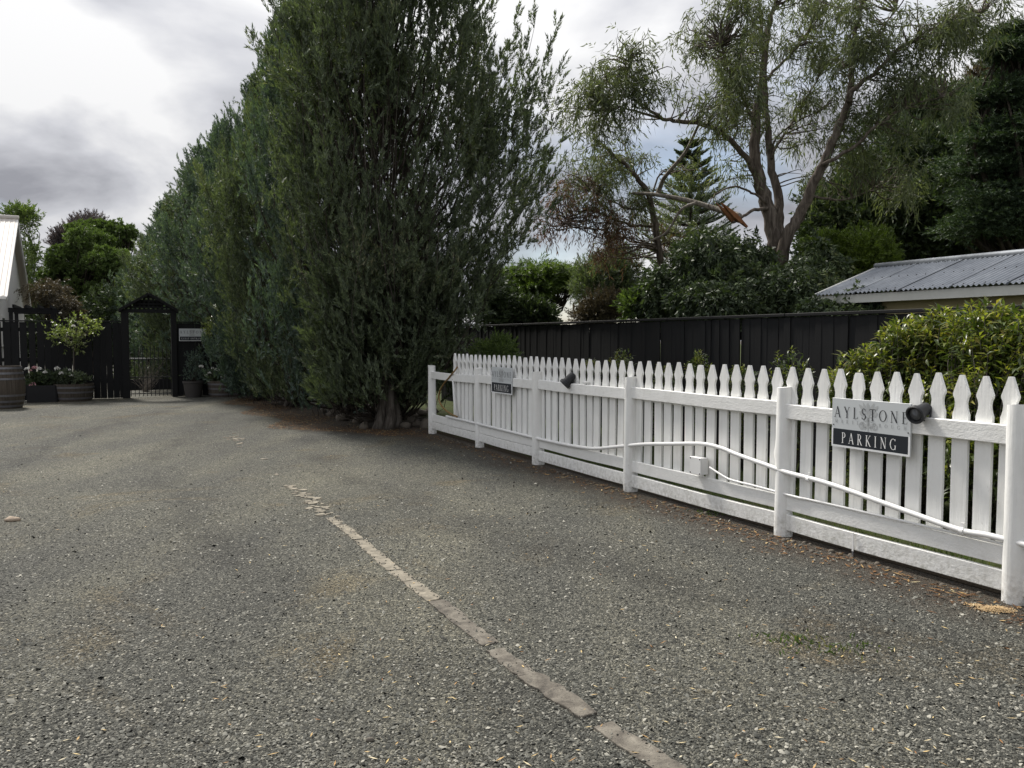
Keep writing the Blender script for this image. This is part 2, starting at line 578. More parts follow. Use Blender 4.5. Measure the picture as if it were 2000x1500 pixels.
    t.bsdf(t.ramp(rnd, [(0.0, (0.05, 0.030, 0.018)), (0.4, (0.12, 0.062, 0.028)), (0.75, (0.20, 0.105, 0.042)), (0.93, (0.33, 0.22, 0.09)), (1.0, (0.52, 0.44, 0.26))]), 0.75, None, 0.2)
    t = NT('straw')
    rnd = t.node('ShaderNodeNewGeometry').outputs['Random Per Island']
    t.bsdf(t.ramp(rnd, [(0.0, (0.22, 0.10, 0.04)), (0.3, (0.42, 0.27, 0.11)), (0.7, (0.58, 0.45, 0.21)), (1.0, (0.62, 0.56, 0.40))]), 0.7, None, 0.2)
    # bark
    for nm, a, b_, c_ in (('hedge_bark', (0.03, 0.026, 0.022), (0.085, 0.074, 0.062), (0.19, 0.172, 0.15)),
                          ('gum_bark', (0.045, 0.036, 0.029), (0.115, 0.095, 0.077), (0.25, 0.215, 0.18)),
                          ('dark_bark', (0.018, 0.015, 0.012), (0.045, 0.037, 0.029), (0.085, 0.07, 0.055)),
                          ('dead_wood', (0.10, 0.085, 0.07), (0.22, 0.195, 0.165), (0.36, 0.33, 0.29))):
        t = NT(nm)
        p = t.pos()
        g = t.noise(t.scaled(p, (14, 14, 2.5)), 1.0, 5, 0.65, 0.6)
        t.bsdf(t.ramp(g, [(0.3, a), (0.5, b_), (0.72, c_)]), 0.9, t.bump(g, 0.7, 0.03), 0.2)
    plain_mat('torn_wood', (0.22, 0.10, 0.045), 0.85, 0.5, 14, 0.6, 50, 0.2)
    # foliage
    leaf_mat('hedge_leaf', [(0.0, (0.0418, 0.0616, 0.0571)), (0.45, (0.0867, 0.1231, 0.1054)), (0.85, (0.1479, 0.1969, 0.1538)), (1.0, (0.2409, 0.2615, 0.2085))], 0.55, 0.22, 0.22)
    leaf_mat('hedge_leaf_olive', [(0.0, (0.0459, 0.0578, 0.0408)), (0.45, (0.0982, 0.122, 0.0796)), (0.85, (0.1604, 0.1958, 0.1209)), (1.0, (0.2783, 0.2648, 0.1768))], 0.55, 0.25, 0.22)
    leaf_mat('gum_leaf', [(0.0, (0.0551, 0.0656, 0.0399)), (0.4, (0.1048, 0.1264, 0.0735)), (0.8, (0.1598, 0.1921, 0.1029)), (1.0, (0.2315, 0.2417, 0.126))], 0.5, 0.35, 0.25, (1.3, 1.35, 0.6))
    leaf_mat('gum_leaf_brown', [(0.0, (0.055, 0.045, 0.035)), (0.4, (0.12, 0.082, 0.060)), (0.8, (0.155, 0.125, 0.082)), (1.0, (0.25, 0.115, 0.065))], 0.6, 0.35, 0.25, (1.4, 1.0, 0.7))
    leaf_mat('dark_leaf', [(0.0, (0.0263, 0.0367, 0.0238)), (0.5, (0.0577, 0.0814, 0.042)), (0.85, (0.1103, 0.147, 0.0683)), (1.0, (0.2232, 0.2363, 0.1182))], 0.5, 0.15, 0.25)
    leaf_mat('cedar_leaf', [(0.0, (0.024, 0.037, 0.0228)), (0.5, (0.0526, 0.0813, 0.0473)), (1.0, (0.1101, 0.1516, 0.0783))], 0.55, 0.15, 0.2)
    leaf_mat('mid_leaf', [(0.0, (0.04, 0.0601, 0.0215)), (0.5, (0.0847, 0.1258, 0.04)), (1.0, (0.1694, 0.2217, 0.0715))], 0.5, 0.3, 0.25)
    leaf_mat('lime_leaf', [(0.0, (0.045, 0.066, 0.012)), (0.5, (0.085, 0.125, 0.022)), (1.0, (0.15, 0.20, 0.04))], 0.5, 0.3, 0.3)
    leaf_mat('topiary_leaf', [(0.0, (0.0501, 0.0723, 0.0241)), (0.5, (0.0982, 0.146, 0.0481)), (1.0, (0.1786, 0.2364, 0.0775))], 0.5, 0.25, 0.2)
    leaf_mat('purple_leaf', [(0.0, (0.0396, 0.036, 0.0432)), (0.5, (0.0864, 0.0792, 0.0846)), (1.0, (0.153, 0.1404, 0.126))], 0.5, 0.2, 0.2, (1.2, 1.0, 0.9))
    leaf_mat('russet_leaf', [(0.0, (0.0343, 0.0306, 0.0218)), (0.5, (0.0831, 0.0721, 0.0459)), (1.0, (0.1466, 0.1311, 0.0819))], 0.5, 0.25, 0.3, (1.3, 1.1, 0.7))
    leaf_mat('shrub_leaf', [(0.0, (0.034, 0.050, 0.016)), (0.5, (0.070, 0.098, 0.026)), (0.85, (0.12, 0.15, 0.038)), (1.0, (0.19, 0.17, 0.05))], 0.33, 0.25, 0.5)
    leaf_mat('shrub_tip', [(0.0, (0.17, 0.187, 0.0382)), (0.6, (0.272, 0.289, 0.068)), (1.0, (0.34, 0.2635, 0.0765))], 0.35, 0.35, 0.45)
    leaf_mat('rose_leaf', [(0.0, (0.0525, 0.075, 0.0225)), (0.5, (0.15, 0.1875, 0.06)), (1.0, (0.39, 0.405, 0.225))], 0.4, 0.3, 0.45)
    plain_mat('petal_white', (0.78, 0.77, 0.72), 0.7, 0.1, 60)
    plain_mat('petal_pink', (0.62, 0.36, 0.38), 0.7, 0.2, 60)
    # man-made
    plain_mat('conduit', (0.77, 0.77, 0.75), 0.4, 0.06, 12, 0.08, 40, 0.45)
    plain_mat('box_plastic', (0.78, 0.78, 0.76), 0.4, 0.05, 12, 0.05, 40, 0.45)
    plain_mat('lamp_black', (0.022, 0.023, 0.025), 0.55, 0.35, 18, 0.1, 70, 0.4)
    plain_mat('lamp_lens', (0.06, 0.062, 0.065), 0.15, 0.1, 18, 0, 70, 0.6)
    plain_mat('sign_grey', (0.545, 0.57, 0.575), 0.4, 0.04, 4, 0, 40, 0.4)
    plain_mat('sign_border', (0.74, 0.75, 0.75), 0.4, 0.04, 4)
    plain_mat('sign_dark', (0.014, 0.018, 0.024), 0.4, 0.15, 6, 0, 40, 0.4)
    plain_mat('sign_ink', (0.020, 0.022, 0.026), 0.5, 0.1, 6)
    plain_mat('sign_ink_grey', (0.27, 0.28, 0.285), 0.5, 0.05, 6)
    plain_mat('sign_motif', (0.42, 0.435, 0.435), 0.5, 0.05, 6)
    plain_mat('sign_white', (0.80, 0.80, 0.78), 0.5, 0.03, 6)
    plain_mat('screw_dark', (0.05, 0.045, 0.04), 0.5, 0.3, 40, 0, 40, 0.5, 0.4)
    plain_mat('hose_yellow', (0.23, 0.14, 0.05), 0.5, 0.2, 12)
    plain_mat('rusty_steel', (0.12, 0.08, 0.06), 0.7, 0.4, 40, 0.3, 80, 0.4, 0.4)
    plain_mat('wrought_iron', (0.012, 0.012, 0.013), 0.55, 0.2, 30, 0.1, 60, 0.4)
    plain_mat('clay_pot', (0.055, 0.05, 0.046), 0.8, 0.25, 12, 0.2, 40)
    plain_mat('dark_planter', (0.012, 0.012, 0.013), 0.7, 0.3, 10)
    plain_mat('cottage_white', (0.70, 0.69, 0.66), 0.7, 0.06, 3, 0.1, 20)
    plain_mat('cottage_roof', (0.56, 0.52, 0.47), 0.55, 0.06, 2, 0, 20)
    plain_mat('glass_dark', (0.03, 0.035, 0.04), 0.1, 0.1, 3, 0, 20, 0.6)
    plain_mat('cream_wall', (0.44, 0.37, 0.22), 0.7, 0.12, 4, 0.1, 20)
    plain_mat('fascia_white', (0.62, 0.62, 0.58), 0.6, 0.1, 5)
    t = NT('corrugated')
    p = t.pos()
    n_ = t.noise(p, 1.6, 6, 0.65)
    st = t.noise(t.node('ShaderNodeMapping', {'Vector': p, 'Rotation': (0, 0, math.radians(26.2)), 'Scale': (1.2, 9, 1.2)}).outputs[0], 1.0, 4, 0.6)
    c = t.ramp(t.math('ADD', t.math('MULTIPLY', n_, 0.5), t.math('MULTIPLY', st, 0.5)), [(0.3, (0.16, 0.175, 0.195)), (0.55, (0.25, 0.27, 0.295)), (0.75, (0.33, 0.35, 0.375))])
    t.bsdf(c, t.rng(n_, 0.3, 0.7, 0.35, 0.6), None, 0.5, 0.65)
    plain_mat('roof_screw', (0.05, 0.05, 0.05), 0.6, 0.2, 30)


make_materials()

# ------------------------------------------------------------------ ground
def sheet(name, corners, z, mat, nx=1):
    V = [(c[0], c[1], z) for c in corners]
    me = bpy.data.meshes.new(name)
    me.from_pydata(V, [], [tuple(range(len(V)))])
    return tag(mesh_obj(name, me, MAT[mat]), kind='structure')


sheet('gravel_ground', [(-400, -300), (400, -300), (400, 600), (-400, 600)], 0.0, 'gravel')
NF = 4.62                                       # distance of the picket fence line
lawn_c = [sn(-40, NF + 0.06), sn(-40, 160), sn(300, 160), sn(300, 5.4), sn(12.4, 5.4), sn(12.4, NF + 0.06)]
sheet('lawn', lawn_c, 0.004, 'lawn')

# ------------------------------------------------------------------ picket fence
post_px = [(853, 846), (941, 873), (1057, 906), (1237, 958), (1515, 1047), (1961, 1181)]
post_s = [float(U @ ground(*p)) for p in post_px]
NF_meas = [float(N @ ground(*p)) for p in post_px]
NF = float(np.mean(NF_meas))
print('posts s', [round(s, 2) for s in post_s], 'n', [round(v, 2) for v in NF_meas])
post_s.append(post_s[-1] - 1.75)
AXF = np.array([-U, N, [0, 0, 1.0]])            # local x to the right along the fence, y away from the drive, z up
fence = thing('picket_fence', 'long white picket fence with round posts along the right of the drive', 'fence', sn(post_s[3], NF))
F0 = world_origin(fence)


def sway(s, k):
    return 0.006 * math.sin(s * 2.1 + k) + 0.004 * math.sin(s * 5.3 + 2 * k)


for i, s in enumerate(post_s):
    H = (1.08, 1.10, 1.11, 1.13, 1.135, 1.13, 1.13)[i]
    rb = (0.062, 0.058, 0.070, 0.066, 0.063, 0.066, 0.065)[i]
    lean = np.array([random.uniform(-.012, .012), random.uniform(-.012, .012), 0])
    prof = []
    m = MB()
    nz, ns = 22, 20
    V = []
    ph = random.uniform(0, 6)
    for j in range(nz):
        t = j / (nz - 1)
        z = -0.05 + t * (H + 0.05)
        r = rb * (1.08 - 0.13 * t) * (1 + 0.02 * math.sin(9 * t + ph))
        for k in range(ns):
            a = 2 * math.pi * k / ns
            rr = r * (1 + 0.018 * math.sin(3 * a + 4 * t + ph) + 0.012 * math.sin(5 * a + ph * 2))
            if i == 4:                           # knot bulge on the left of this post
                rr += 0.016 * math.exp(-((z - 0.63) / 0.05) ** 2 - (min(abs(a - 3.6), 6.28 - abs(a - 3.6)) / 0.5) ** 2)
            if i == 3:
                rr += 0.012 * math.exp(-((z - 1.03) / 0.03) ** 2 - (min(abs(a - 5.0), 6.28 - abs(a - 5.0)) / 0.4) ** 2)
            tilt = 0.006 * math.cos(a - ph) if j == nz - 1 else 0
            V.append(sn(s, NF) + lean * t + np.array([0, 0, z + tilt]) + (-U * math.cos(a) + N * math.sin(a)) * rr)
    Fp = [(j * ns + k, j * ns + (k + 1) % ns, (j + 1) * ns + (k + 1) % ns, (j + 1) * ns + k) for j in range(nz - 1) for k in range(ns)]
    Fp.append(tuple((nz - 1) * ns + k for k in range(ns)))
    m.add(V, Fp)
    m.build('post', MAT['white_paint'], fence, smooth=True, sharp=40)


def board(name, s0, s1, n, z0, z1, th, mat='white_paint_rail', dz=(0, 0), bev=0.004):
    """A long board between two stations, with a little sag and unevenness; s0 > s1."""
    m = MB()
    k = 9
    ph = random.uniform(0, 6)
    rings = []
    for i in range(k):
        t = i / (k - 1)
        s = s0 + (s1 - s0) * t
        off = dz[0] * (1 - t) + dz[1] * t - 0.004 * math.sin(math.pi * t) + 0.0015 * math.sin(7 * t + ph)
        nn = n + 0.002 * math.sin(5 * t + ph)
        h = th / 2
        sec = [(-h + bev, z0), (h - bev, z0), (h, z0 + bev), (h, z1 - bev), (h - bev, z1), (-h + bev, z1), (-h, z1 - bev), (-h, z0 + bev)]
        rings.append([sn(s, nn + a, b + off) for a, b in sec])
    V = [p for r in rings for p in r]
    q = 8
    Fb = [(i * q + j, (i + 1) * q + j, (i + 1) * q + (j + 1) % q, i * q + (j + 1) % q) for i in range(k - 1) for j in range(q)]
    Fb += [tuple(range(q)), tuple((k - 1) * q + j for j in range(q))[::-1]]
    m.add(V, Fb)
    return m.build(name, MAT[mat], fence)


for i in range(len(post_s) - 1):
    a, b = post_s[i] - 0.03, post_s[i + 1] + 0.03
    d = lambda: random.uniform(-.004, .004)
    zt = (0.905, 0.925, 0.93, 0.945, 0.925, 0.92)[i]
    board('top_rail', a, b, NF - 0.018, zt - 0.025, zt + 0.085, 0.042, dz=(d(), d()))
    board('lower_board', a, b, NF - 0.010, 0.205, 0.315, 0.034, dz=(d(), d()))
    board('bottom_board', a, b, NF - 0.014, 0.052 if i > 1 else 0.085, 0.172 if i > 1 else 0.196, 0.034, dz=(d(), d()))

# pickets: blunt spear tip, scalloped neck
PW, PT, PP = 0.097, 0.021, 0.1525
half = [(0.012, 0.0), (0.0485, -0.112), (0.0465, -0.125), (0.0385, -0.143), (0.0345, -0.168), (0.0365, -0.195), (0.0435, -0.222), (0.0485, -0.236), (0.0485, -1.06)]
half = [(x * 1.065 if x > .02 else x, z) for x, z in half]
outline = [(x, z) for x, z in half] + [(-x, z) for x, z in half[::-1]]
mp_ = MB().prism(outline, PT, (0, 0, 0), np.eye(3))
picket_mesh = mp_.mesh('picket')
half2 = [(0.020, -0.012), (0.030, -0.028), (0.0485, -0.108)] + half[2:]
outline2 = [(x, z) for x, z in half2] + [(-x, z) for x, z in half2[::-1]]
picket_mesh2 = MB().prism(outline2, PT, (0, 0, 0), np.eye(3)).mesh('picket')
for me in (picket_mesh, picket_mesh2):
    me.materials.append(MAT['white_paint'])
s_ref = float(U @ on_plane(1973, 800, NF + 0.016))
s_last = float(U @ on_plane(884, 720, NF + 0.016))
rot = math.atan2(-U[1], -U[0])
k = -4
while True:
    s = s_ref + k * PP
    if s > s_last + 0.02:
        break
    o = bpy.data.objects.new('picket', picket_mesh2 if k % 11 == 7 else picket_mesh)
    top = 1.285 + random.uniform(-.006, .006)
    o.location = tuple(sn(s + random.uniform(-.004, .004), NF + 0.018, top) - F0)
    o.rotation_euler = (random.uniform(-.006, .006), random.uniform(-.010, .010), rot + random.uniform(-.02, .02))
    link(o, fence)
    k += 1
board('back_rail', post_s[1] + 1.2, post_s[-1], NF + 0.055, 0.90, 0.97, 0.045)

# ------------------------------------------------------------------ conduit, cable, junction box
NPIPE = NF - 0.012


def smooth_path(P, n=6):
    P = [np.asarray(p, float) for p in P]
    Q = [2 * P[0] - P[1]] + P + [2 * P[-1] - P[-2]]
    out = []
    for i in range(1, len(Q) - 2):
        p0, p1, p2, p3 = Q[i - 1:i + 3]
        for j in range(n):
            t = j / n
            out.append(0.5 * ((2 * p1) + (-p0 + p2) * t + (2 * p0 - 5 * p1 + 4 * p2 - p3) * t * t + (-p0 + 3 * p1 - 3 * p2 + p3) * t ** 3))
    out.append(P[-1])
    return out


pipe_px = [(872, 813), (935, 828), (1045, 855), (1075, 862), (1120, 871), (1160, 876), (1200, 873), (1255, 868), (1312, 867), (1371, 867), (1408, 875), (1440, 888), (1496, 908), (1538, 923), (1622, 946), (1774, 1000), (1874, 1035), (1937, 1047), (2060, 1078), (2200, 1108)]
pipe_pts = [on_plane(x, y, NPIPE - 0.032) for x, y in pipe_px]
pr = thing('conduit_pipe', 'white plastic conduit pipe wandering along the front of the picket fence', 'pipe', sn(post_s[3], NF - 0.04))
MB().tube(smooth_path(pipe_pts), 0.0182, 12).build('pipe', MAT['conduit'], pr, smooth=True, sharp=50)
for (x, y) in ((1580, 936), (1880, 1037)):
    c = on_plane(x, y, NPIPE - 0.032)
    m = MB()
    m.tube([c - U * 0.012 + np.array([0, 0, -0.0]), c + U * 0.012], 0.0235, 12)
    m.box(c + np.array([0, 0, 0.034]), (0.018, 0.012, 0.03), AXF)
    m.build('pipe_clip', MAT['conduit'], pr, smooth=False)
riser = [on_plane(885, 738, NPIPE - 0.02), on_plane(888, 790, NPIPE - 0.02), on_plane(893, 818, NPIPE - 0.02)]
rs = thing('riser_pipe', 'thin upright white pipe at the far end of the picket fence', 'pipe', riser[-1] * np.array([1, 1, 0]))
MB().tube(riser, 0.017, 10).build('pipe', MAT['conduit'], rs, smooth=True)
MB().tube([riser[0] - [0, 0, .02], riser[0] + [0, 0, .03]], 0.024, 10).build('collar', MAT['conduit'], rs)

bc = on_plane(1366, 909, NF - 0.05)
jb = thing('junction_box', 'square white plastic junction box on the lower rail of the fence', 'junction box', bc)
MB().box(bc, (0.145, 0.075, 0.145), AXF, 0.006).build('body', MAT['box_plastic'], jb)
MB().box(bc - N * 0.0415, (0.150, 0.012, 0.150), AXF, 0.004).build('lid', MAT['box_plastic'], jb)
for sx in (-1, 1):
    for sz in (-1, 1):
        MB().tube([bc - N * 0.0475 - U * sx * 0.062 + [0, 0, sz * .062], bc - N * 0.0498 - U * sx * 0.062 + [0, 0, sz * .062]], 0.006, 8).build('screw', MAT['screw_dark'], jb)
cab_px = [(1386, 913), (1400, 922), (1422, 935), (1445, 942), (1466, 947), (1496, 955), (1560, 972)]
cp = [on_plane(x, y, NF - 0.040) for x, y in cab_px]
cp += [sn(post_s[4] - 0.4, NF - 0.030, 0.326), sn(post_s[5], NF - 0.030, 0.326), sn(post_s[6], NF - 0.030, 0.326)]
cb = MB().tube(smooth_path(cp), 0.0095, 8).build('white_cable', MAT['conduit'], None, smooth=True)
tag(cb, 'thin white cable running from the junction box along the lower rail', 'cable')

# ------------------------------------------------------------------ lettering
def bar_poly(x0, y0, x1, y1, w0, w1=None):
    w1 = w0 if w1 is None else w1
    d = np.array([x1 - x0, y1 - y0]); d /= np.linalg.norm(d)
    p = np.array([-d[1], d[0]])
    a, b = np.array([x0, y0]), np.array([x1, y1])
    return [a - p * w0 / 2, b - p * w1 / 2, b + p * w1 / 2, a + p * w0 / 2]


def arc_strip(cx, cy, rx, ry, a0, a1, wt, wn_, n=18):
    """Ring section whose pen is broad at the sides and fine at top and bottom."""
    out = []
    for i in range(n):
        q = []
        for a in (math.radians(a0 + (a1 - a0) * i / n), math.radians(a0 + (a1 - a0) * (i + 1) / n)):
            w = wn_ + (wt - wn_) * abs(math.cos(a)) ** 1.5
            q.append([(cx + (rx + w / 2) * math.cos(a), cy + (ry + w / 2) * math.sin(a)), (cx + (rx - w / 2) * math.cos(a), cy + (ry - w / 2) * math.sin(a))])
        out.append([q[0][0], q[1][0], q[1][1], q[0][1]])
    return out


def glyph(ch):
    T, t, S = 0.115, 0.05, 0.035                 # thick, thin, serif height
    P = []
    bar = lambda *a: P.append(bar_poly(*a))
    def serif(x, y, w=0.24):
        P.append([(x - w / 2, y), (x + w / 2, y), (x + w / 2, y + S), (x - w / 2, y + S)])
    top = 1 - S
    if ch == 'A':
        bar(0.08, 0, 0.37, 1, t); bar(0.36, 1, 0.67, 0, T); bar(0.17, 0.33, 0.55, 0.33, t); serif(0.08, 0, .2); serif(0.67, 0, .24); W = 0.76
    elif ch == 'Y':
        bar(0.08, 1, 0.37, .45, T); bar(0.62, 1, 0.37, .45, t); bar(0.37, 0, 0.37, .47, T); serif(.37, 0, .28); serif(.08, top, .22); serif(.62, top, .18); W = 0.70
    elif ch == 'L':
        bar(0.15, 0, 0.15, 1, T); bar(0.15, S / 2, 0.54, S / 2, S); bar(.54, 0, .57, .2, t); serif(.13, 0, .24); serif(.15, top, .26); W = 0.58
    elif ch == 'S':
        P += arc_strip(0.27, 0.74, .19, .235, 30, 255, .10, .045); P += arc_strip(0.27, 0.265, .205, .24, -150, 80, .115, .045)
        bar(.2, .535, .36, .46, .10); bar(.43, .95, .43, .78, .035); bar(.07, .06, .07, .24, .035); W = 0.52
    elif ch == 'T':
        bar(.34, 0, .34, 1, T); bar(.03, 1 - t / 2, .65, 1 - t / 2, t); bar(.03, 1, .02, .83, .04); bar(.65, 1, .66, .83, .04); serif(.34, 0, .28); W = 0.68
    elif ch == 'O':
        P += arc_strip(.42, .5, .36, .475, 0, 360, .12, .045, 32); W = .84
    elif ch == 'Q':
        W = .84
    elif ch == 'N':
        bar(.14, 0, .14, 1, t); bar(.13, .99, .68, .02, T); bar(.69, 0, .69, 1, t); serif(.14, 0, .22); serif(.10, top, .2); serif(.69, top, .22); W = .82
    elif ch == 'E':
        bar(.15, 0, .15, 1, T); bar(.15, S / 2, .54, S / 2, S); bar(.15, 1 - S / 2, .52, 1 - S / 2, S); bar(.15, .52, .44, .52, .04)
        bar(.54, 0, .57, .18, .04); bar(.52, 1, .53, .84, .04); bar(.44, .44, .44, .6, .035); serif(.12, 0, .2); serif(.12, top, .2); W = .60
    elif ch == 'M':
        bar(.12, 0, .16, 1, t); bar(.16, 1, .46, .08, T * .9); bar(.46, .08, .76, 1, t); bar(.77, 1, .82, 0, T); serif(.12, 0, .2); serif(.82, 0, .24); W = .94
    elif ch in 'RPB':
        bar(.15, 0, .15, 1, T); serif(.15, 0, .27); serif(.12, top, .2)
        P += arc_strip(.28, .745, .215, .235, -90, 90, .115, .04); bar(.15, .98, .29, .98, .04); bar(.15, .51, .29, .51, .04)
        W = .54
        if ch == 'R':
            bar(.30, .52, .62, .02, T); serif(.66, 0, .14); W = .70
        if ch == 'B':
            P += arc_strip(.28, .265, .25, .245, -90, 90, .12, .04); bar(.15, .02, .29, .02, .04); W = .60
    elif ch == 'I':
        bar(.17, 0, .17, 1, T); serif(.17, 0, .28); serif(.17, top, .28); W = .34
    elif ch == 'U':
        bar(.15, .3, .15, 1, T); bar(.62, .3, .62, 1, t); P += arc_strip(.385, .29, .235, .275, 180, 360, .10, .045); serif(.15, top, .26); serif(.62, top, .2); W = .76
    elif ch in 'GC':
        P += arc_strip(.42, .5, .36, .475, 42, 318, .12, .045, 28); bar(.68, .98, .68, .78, .04)
        if ch == 'G':
            bar(.69, .03, .69, .40, .10); serif(.68, .38, .24); W = .82
        else:
            W = .76
    elif ch == 'H':
        bar(.15, 0, .15, 1, T); bar(.67, 0, .67, 1, T); bar(.15, .52, .67, .52, .04)
        for x in (.15, .67):
            serif(x, 0, .25); serif(x, top, .25)
        W = .82
    elif ch == 'K':
        bar(.15, 0, .15, 1, T); bar(.2, .45, .60, .98, t); bar(.28, .55, .64, .02, T); serif(.15, 0, .26); serif(.15, top, .26); serif(.60, top, .2); serif(.68, 0, .2); W = .72
    else:
        W = .35
    return P, W


def lettering(text, x0, x1, zbase, h, tracking, ox, name, mat, parent, O, AX, xs=1.0):
    """Letters from x0 to x1 on a board whose local frame is O, AX (x right, y into the board, z up)."""
    gl = [glyph(c) for c in text]
    tot = sum(w for _, w in gl)
    sc = h * xs
    if tracking is None:
        tracking = ((x1 - x0) - tot * sc) / (len(text) - 1)
    x = x0
    m = MB()
    n = 0
    for P, w in gl:
        if name == 'letter' and m.v:
            m.build(name, MAT[mat], parent)
            m = MB()
        for poly in P:
            y = -ox - 0.00012 * (n % 7)
            m.add([O + AX[0] * (x + p[0] * sc) + AX[1] * y + AX[2] * (zbase + p[1] * h) for p in poly], [tuple(range(len(poly)))])
            n += 1
        x += w * sc + tracking
    return m.build(name, MAT[mat], parent)


def motif(W, parent, O, AX, cx, cz, H, oy):
    """Leafy scroll printed in grey behind the name."""
    m = MB()
    cnt = [0]
    def strip(pts, ws):
        for i in range(len(pts) - 1):
            p = bar_poly(*pts[i], *pts[i + 1], ws[i], ws[i + 1])
            y = -oy - 0.0001 * (cnt[0] % 5); cnt[0] += 1
            m.add([O + AX[0] * (cx + q[0] * H) + AX[1] * y + AX[2] * (cz + q[1] * H) for q in p], [(0, 1, 2, 3)])
    def curl(x, y, r, a0, a1, w, sx):
        pts, ws = [], []
        for i in range(13):
            t = i / 12
            a = math.radians(a0 + (a1 - a0) * t)
            rr = r * (1 - 0.72 * t)
            pts.append((sx * (x + rr * math.cos(a)), y + rr * math.sin(a))); ws.append(w * (1 - 0.5 * t))
        strip(pts, ws)
    def lobe(x, y, ang, L, w, sx):
        a = math.radians(ang)
        pts = [(sx * (x + L * t * math.cos(a)), y + L * t * math.sin(a)) for t in (0, .25, .5, .75, 1)]
        strip(pts, [w * .35, w * .95, w, w * .7, w * .12])
    for sx in (-1, 1):
        curl(.24, -.34, .15, 200, -330, .05, sx); curl(.10, -.12, .13, 250, -180, .045, sx)
        curl(.24, .10, .12, 180, 560, .045, sx)
        lobe(.05, .12, 62, .36, .11, sx); lobe(.12, .14, 40, .34, .12, sx); lobe(.14, .05, 18, .24, .09, sx)
        lobe(.04, -.25, -65, .22, .10, sx); lobe(.10, -.30, -30, .22, .09, sx); lobe(.03, .0, 78, .2, .07, sx)
    curl(.0, .34, .075, 90, 450, .05, 1); lobe(0, -.5, 90, .75, .07, 1); lobe(0, .18, 90, .22, .10, 1)
    return m.build('printed_scroll', MAT['sign_motif'], parent)


def make_sign(name, label, O, AX, W, H, split, lower, second_line=True):
    """O = lower left corner of the face."""
    sg = thing(name, label, 'sign', O + AX[0] * W / 2, 'name boards')
    c = O + AX[0] * W / 2 + AX[2] * H / 2
    MB().box(c + AX[1] * 0.006, (W, 0.012, H), AX, 0.001).build('panel', MAT['sign_grey'], sg)
    bd = 0.013 * W / 0.6
    hb = split * H
    frame = MB()
    frame.box(O + AX[0] * W / 2 + AX[2] * bd / 2 - AX[1] * .0006, (W * .998, .001, bd), AX)
    for x in (bd / 2, W - bd / 2):
        frame.box(O + AX[0] * x + AX[2] * (bd + (hb - bd) / 2) - AX[1] * .0006, (bd, .001, hb - bd), AX)
    frame.build('white_border', MAT['sign_border'], sg)
    MB().box(O + AX[0] * W / 2 + AX[2] * (bd + (hb - bd) / 2) - AX[1] * .0006, (W - 2 * bd - .0005, .001, hb - bd), AX).build('dark_band', MAT['sign_dark'], sg)
    motif(W, sg, O, AX, W * .485, hb + (H - hb) * .50, (H - hb) * .98, .0008)
    lettering('AYLSTONE', W * .035, W * .965, hb + (H - hb) * .375, (H - hb) * .36, None, .0018, 'letter', 'sign_ink', sg, O, AX, 0.92)
    if second_line:
        lettering('MARTINBOROUGH', W * .045, W * .955, hb + (H - hb) * .19, (H - hb) * .115, None, .0018, 'place_lettering', 'sign_ink_grey', sg, O, AX)
    if lower == 'PARKING':
        lettering(lower, W * .14, W * .84, hb * .24, hb * .58, None, .0018, 'letter', 'sign_white', sg, O, AX, 0.80)
    else:
        lettering(lower, W * .08, W * .92, hb * .34, hb * .40, None, .0018, 'band_lettering', 'sign_white', sg, O, AX, 0.85)
    for x in (.025 * W, .975 * W):
        p = O + AX[0] * x + AX[2] * (hb + (H - hb) * .12)
        MB().tube([p, p - AX[1] * .002], 0.0045, 8).build('screw', MAT['screw_dark'], sg)
    return sg


NS = NF - 0.052
bl, br, tl = on_plane(1624, 872, NS), on_plane(1777, 891, NS), on_plane(1623, 778, NS)
Wd, Hd = float((br - bl) @ -U), float(tl[2] - bl[2])
print('sign', Wd, Hd, bl[2], br[2])
O1 = bl.copy()
O1[2] = (bl[2] + br[2]) / 2
make_sign('parking_sign', 'large grey and black parking board on the nearest stretch of picket fence', O1, AXF, Wd, Hd, 0.375, 'PARKING')
bl2 = on_plane(960, 766, NS)
O2 = bl2.copy()
make_sign('parking_sign', 'small-looking far parking board on the picket fence, near the hedge', O2, AXF, Wd * .97, Hd, 0.40, 'PARKING')

# ------------------------------------------------------------------ spot lamps
def spot_lamp(label, foot, aim, size):
    r = thing('spot_lamp', label, 'lamp', foot, 'spot lamps on the fence rail')
    aim = np.asarray(aim, float); aim /= np.linalg.norm(aim)
    x, y, d = frame_of(aim)
    AX = np.array([x, y, d])
    c = foot + np.array([0, 0, .070 * size]) + aim * 0.02
    MB().lathe([(.0, -.060), (.028, -.059), (.038, -.050), (.041, -.02), (.044, .03), (.046, .055)], c, 22, AX * size).build('housing', MAT['lamp_black'], r, True, 40)
    MB().lathe([(.043, .050), (.058, .062), (.060, .085), (.054, .092), (.046, .090), (.044, .074), (.0, .072)], c, 24, AX * size).build('rim', MAT['lamp_black'], r, True, 40)
    MB().lathe([(.0, .0722), (.043, .0735), (.036, .078), (.0, .080)], c, 20, AX * size).build('lens', MAT['lamp_lens'], r, True)
    m = MB()
    m.box(foot + [0, 0, .004], (.05 * size, .04 * size, .008), AXF, .002)
    for sx in (-1, 1):
        m.tube([foot + -U * sx * .02 * size + [0, 0, .006], foot - U * sx * .046 * size + [0, 0, .03 * size], c - U * sx * .044 * size - aim * .03], .006 * size, 6)
    m.build('bracket', MAT['lamp_black'], r)
    return r


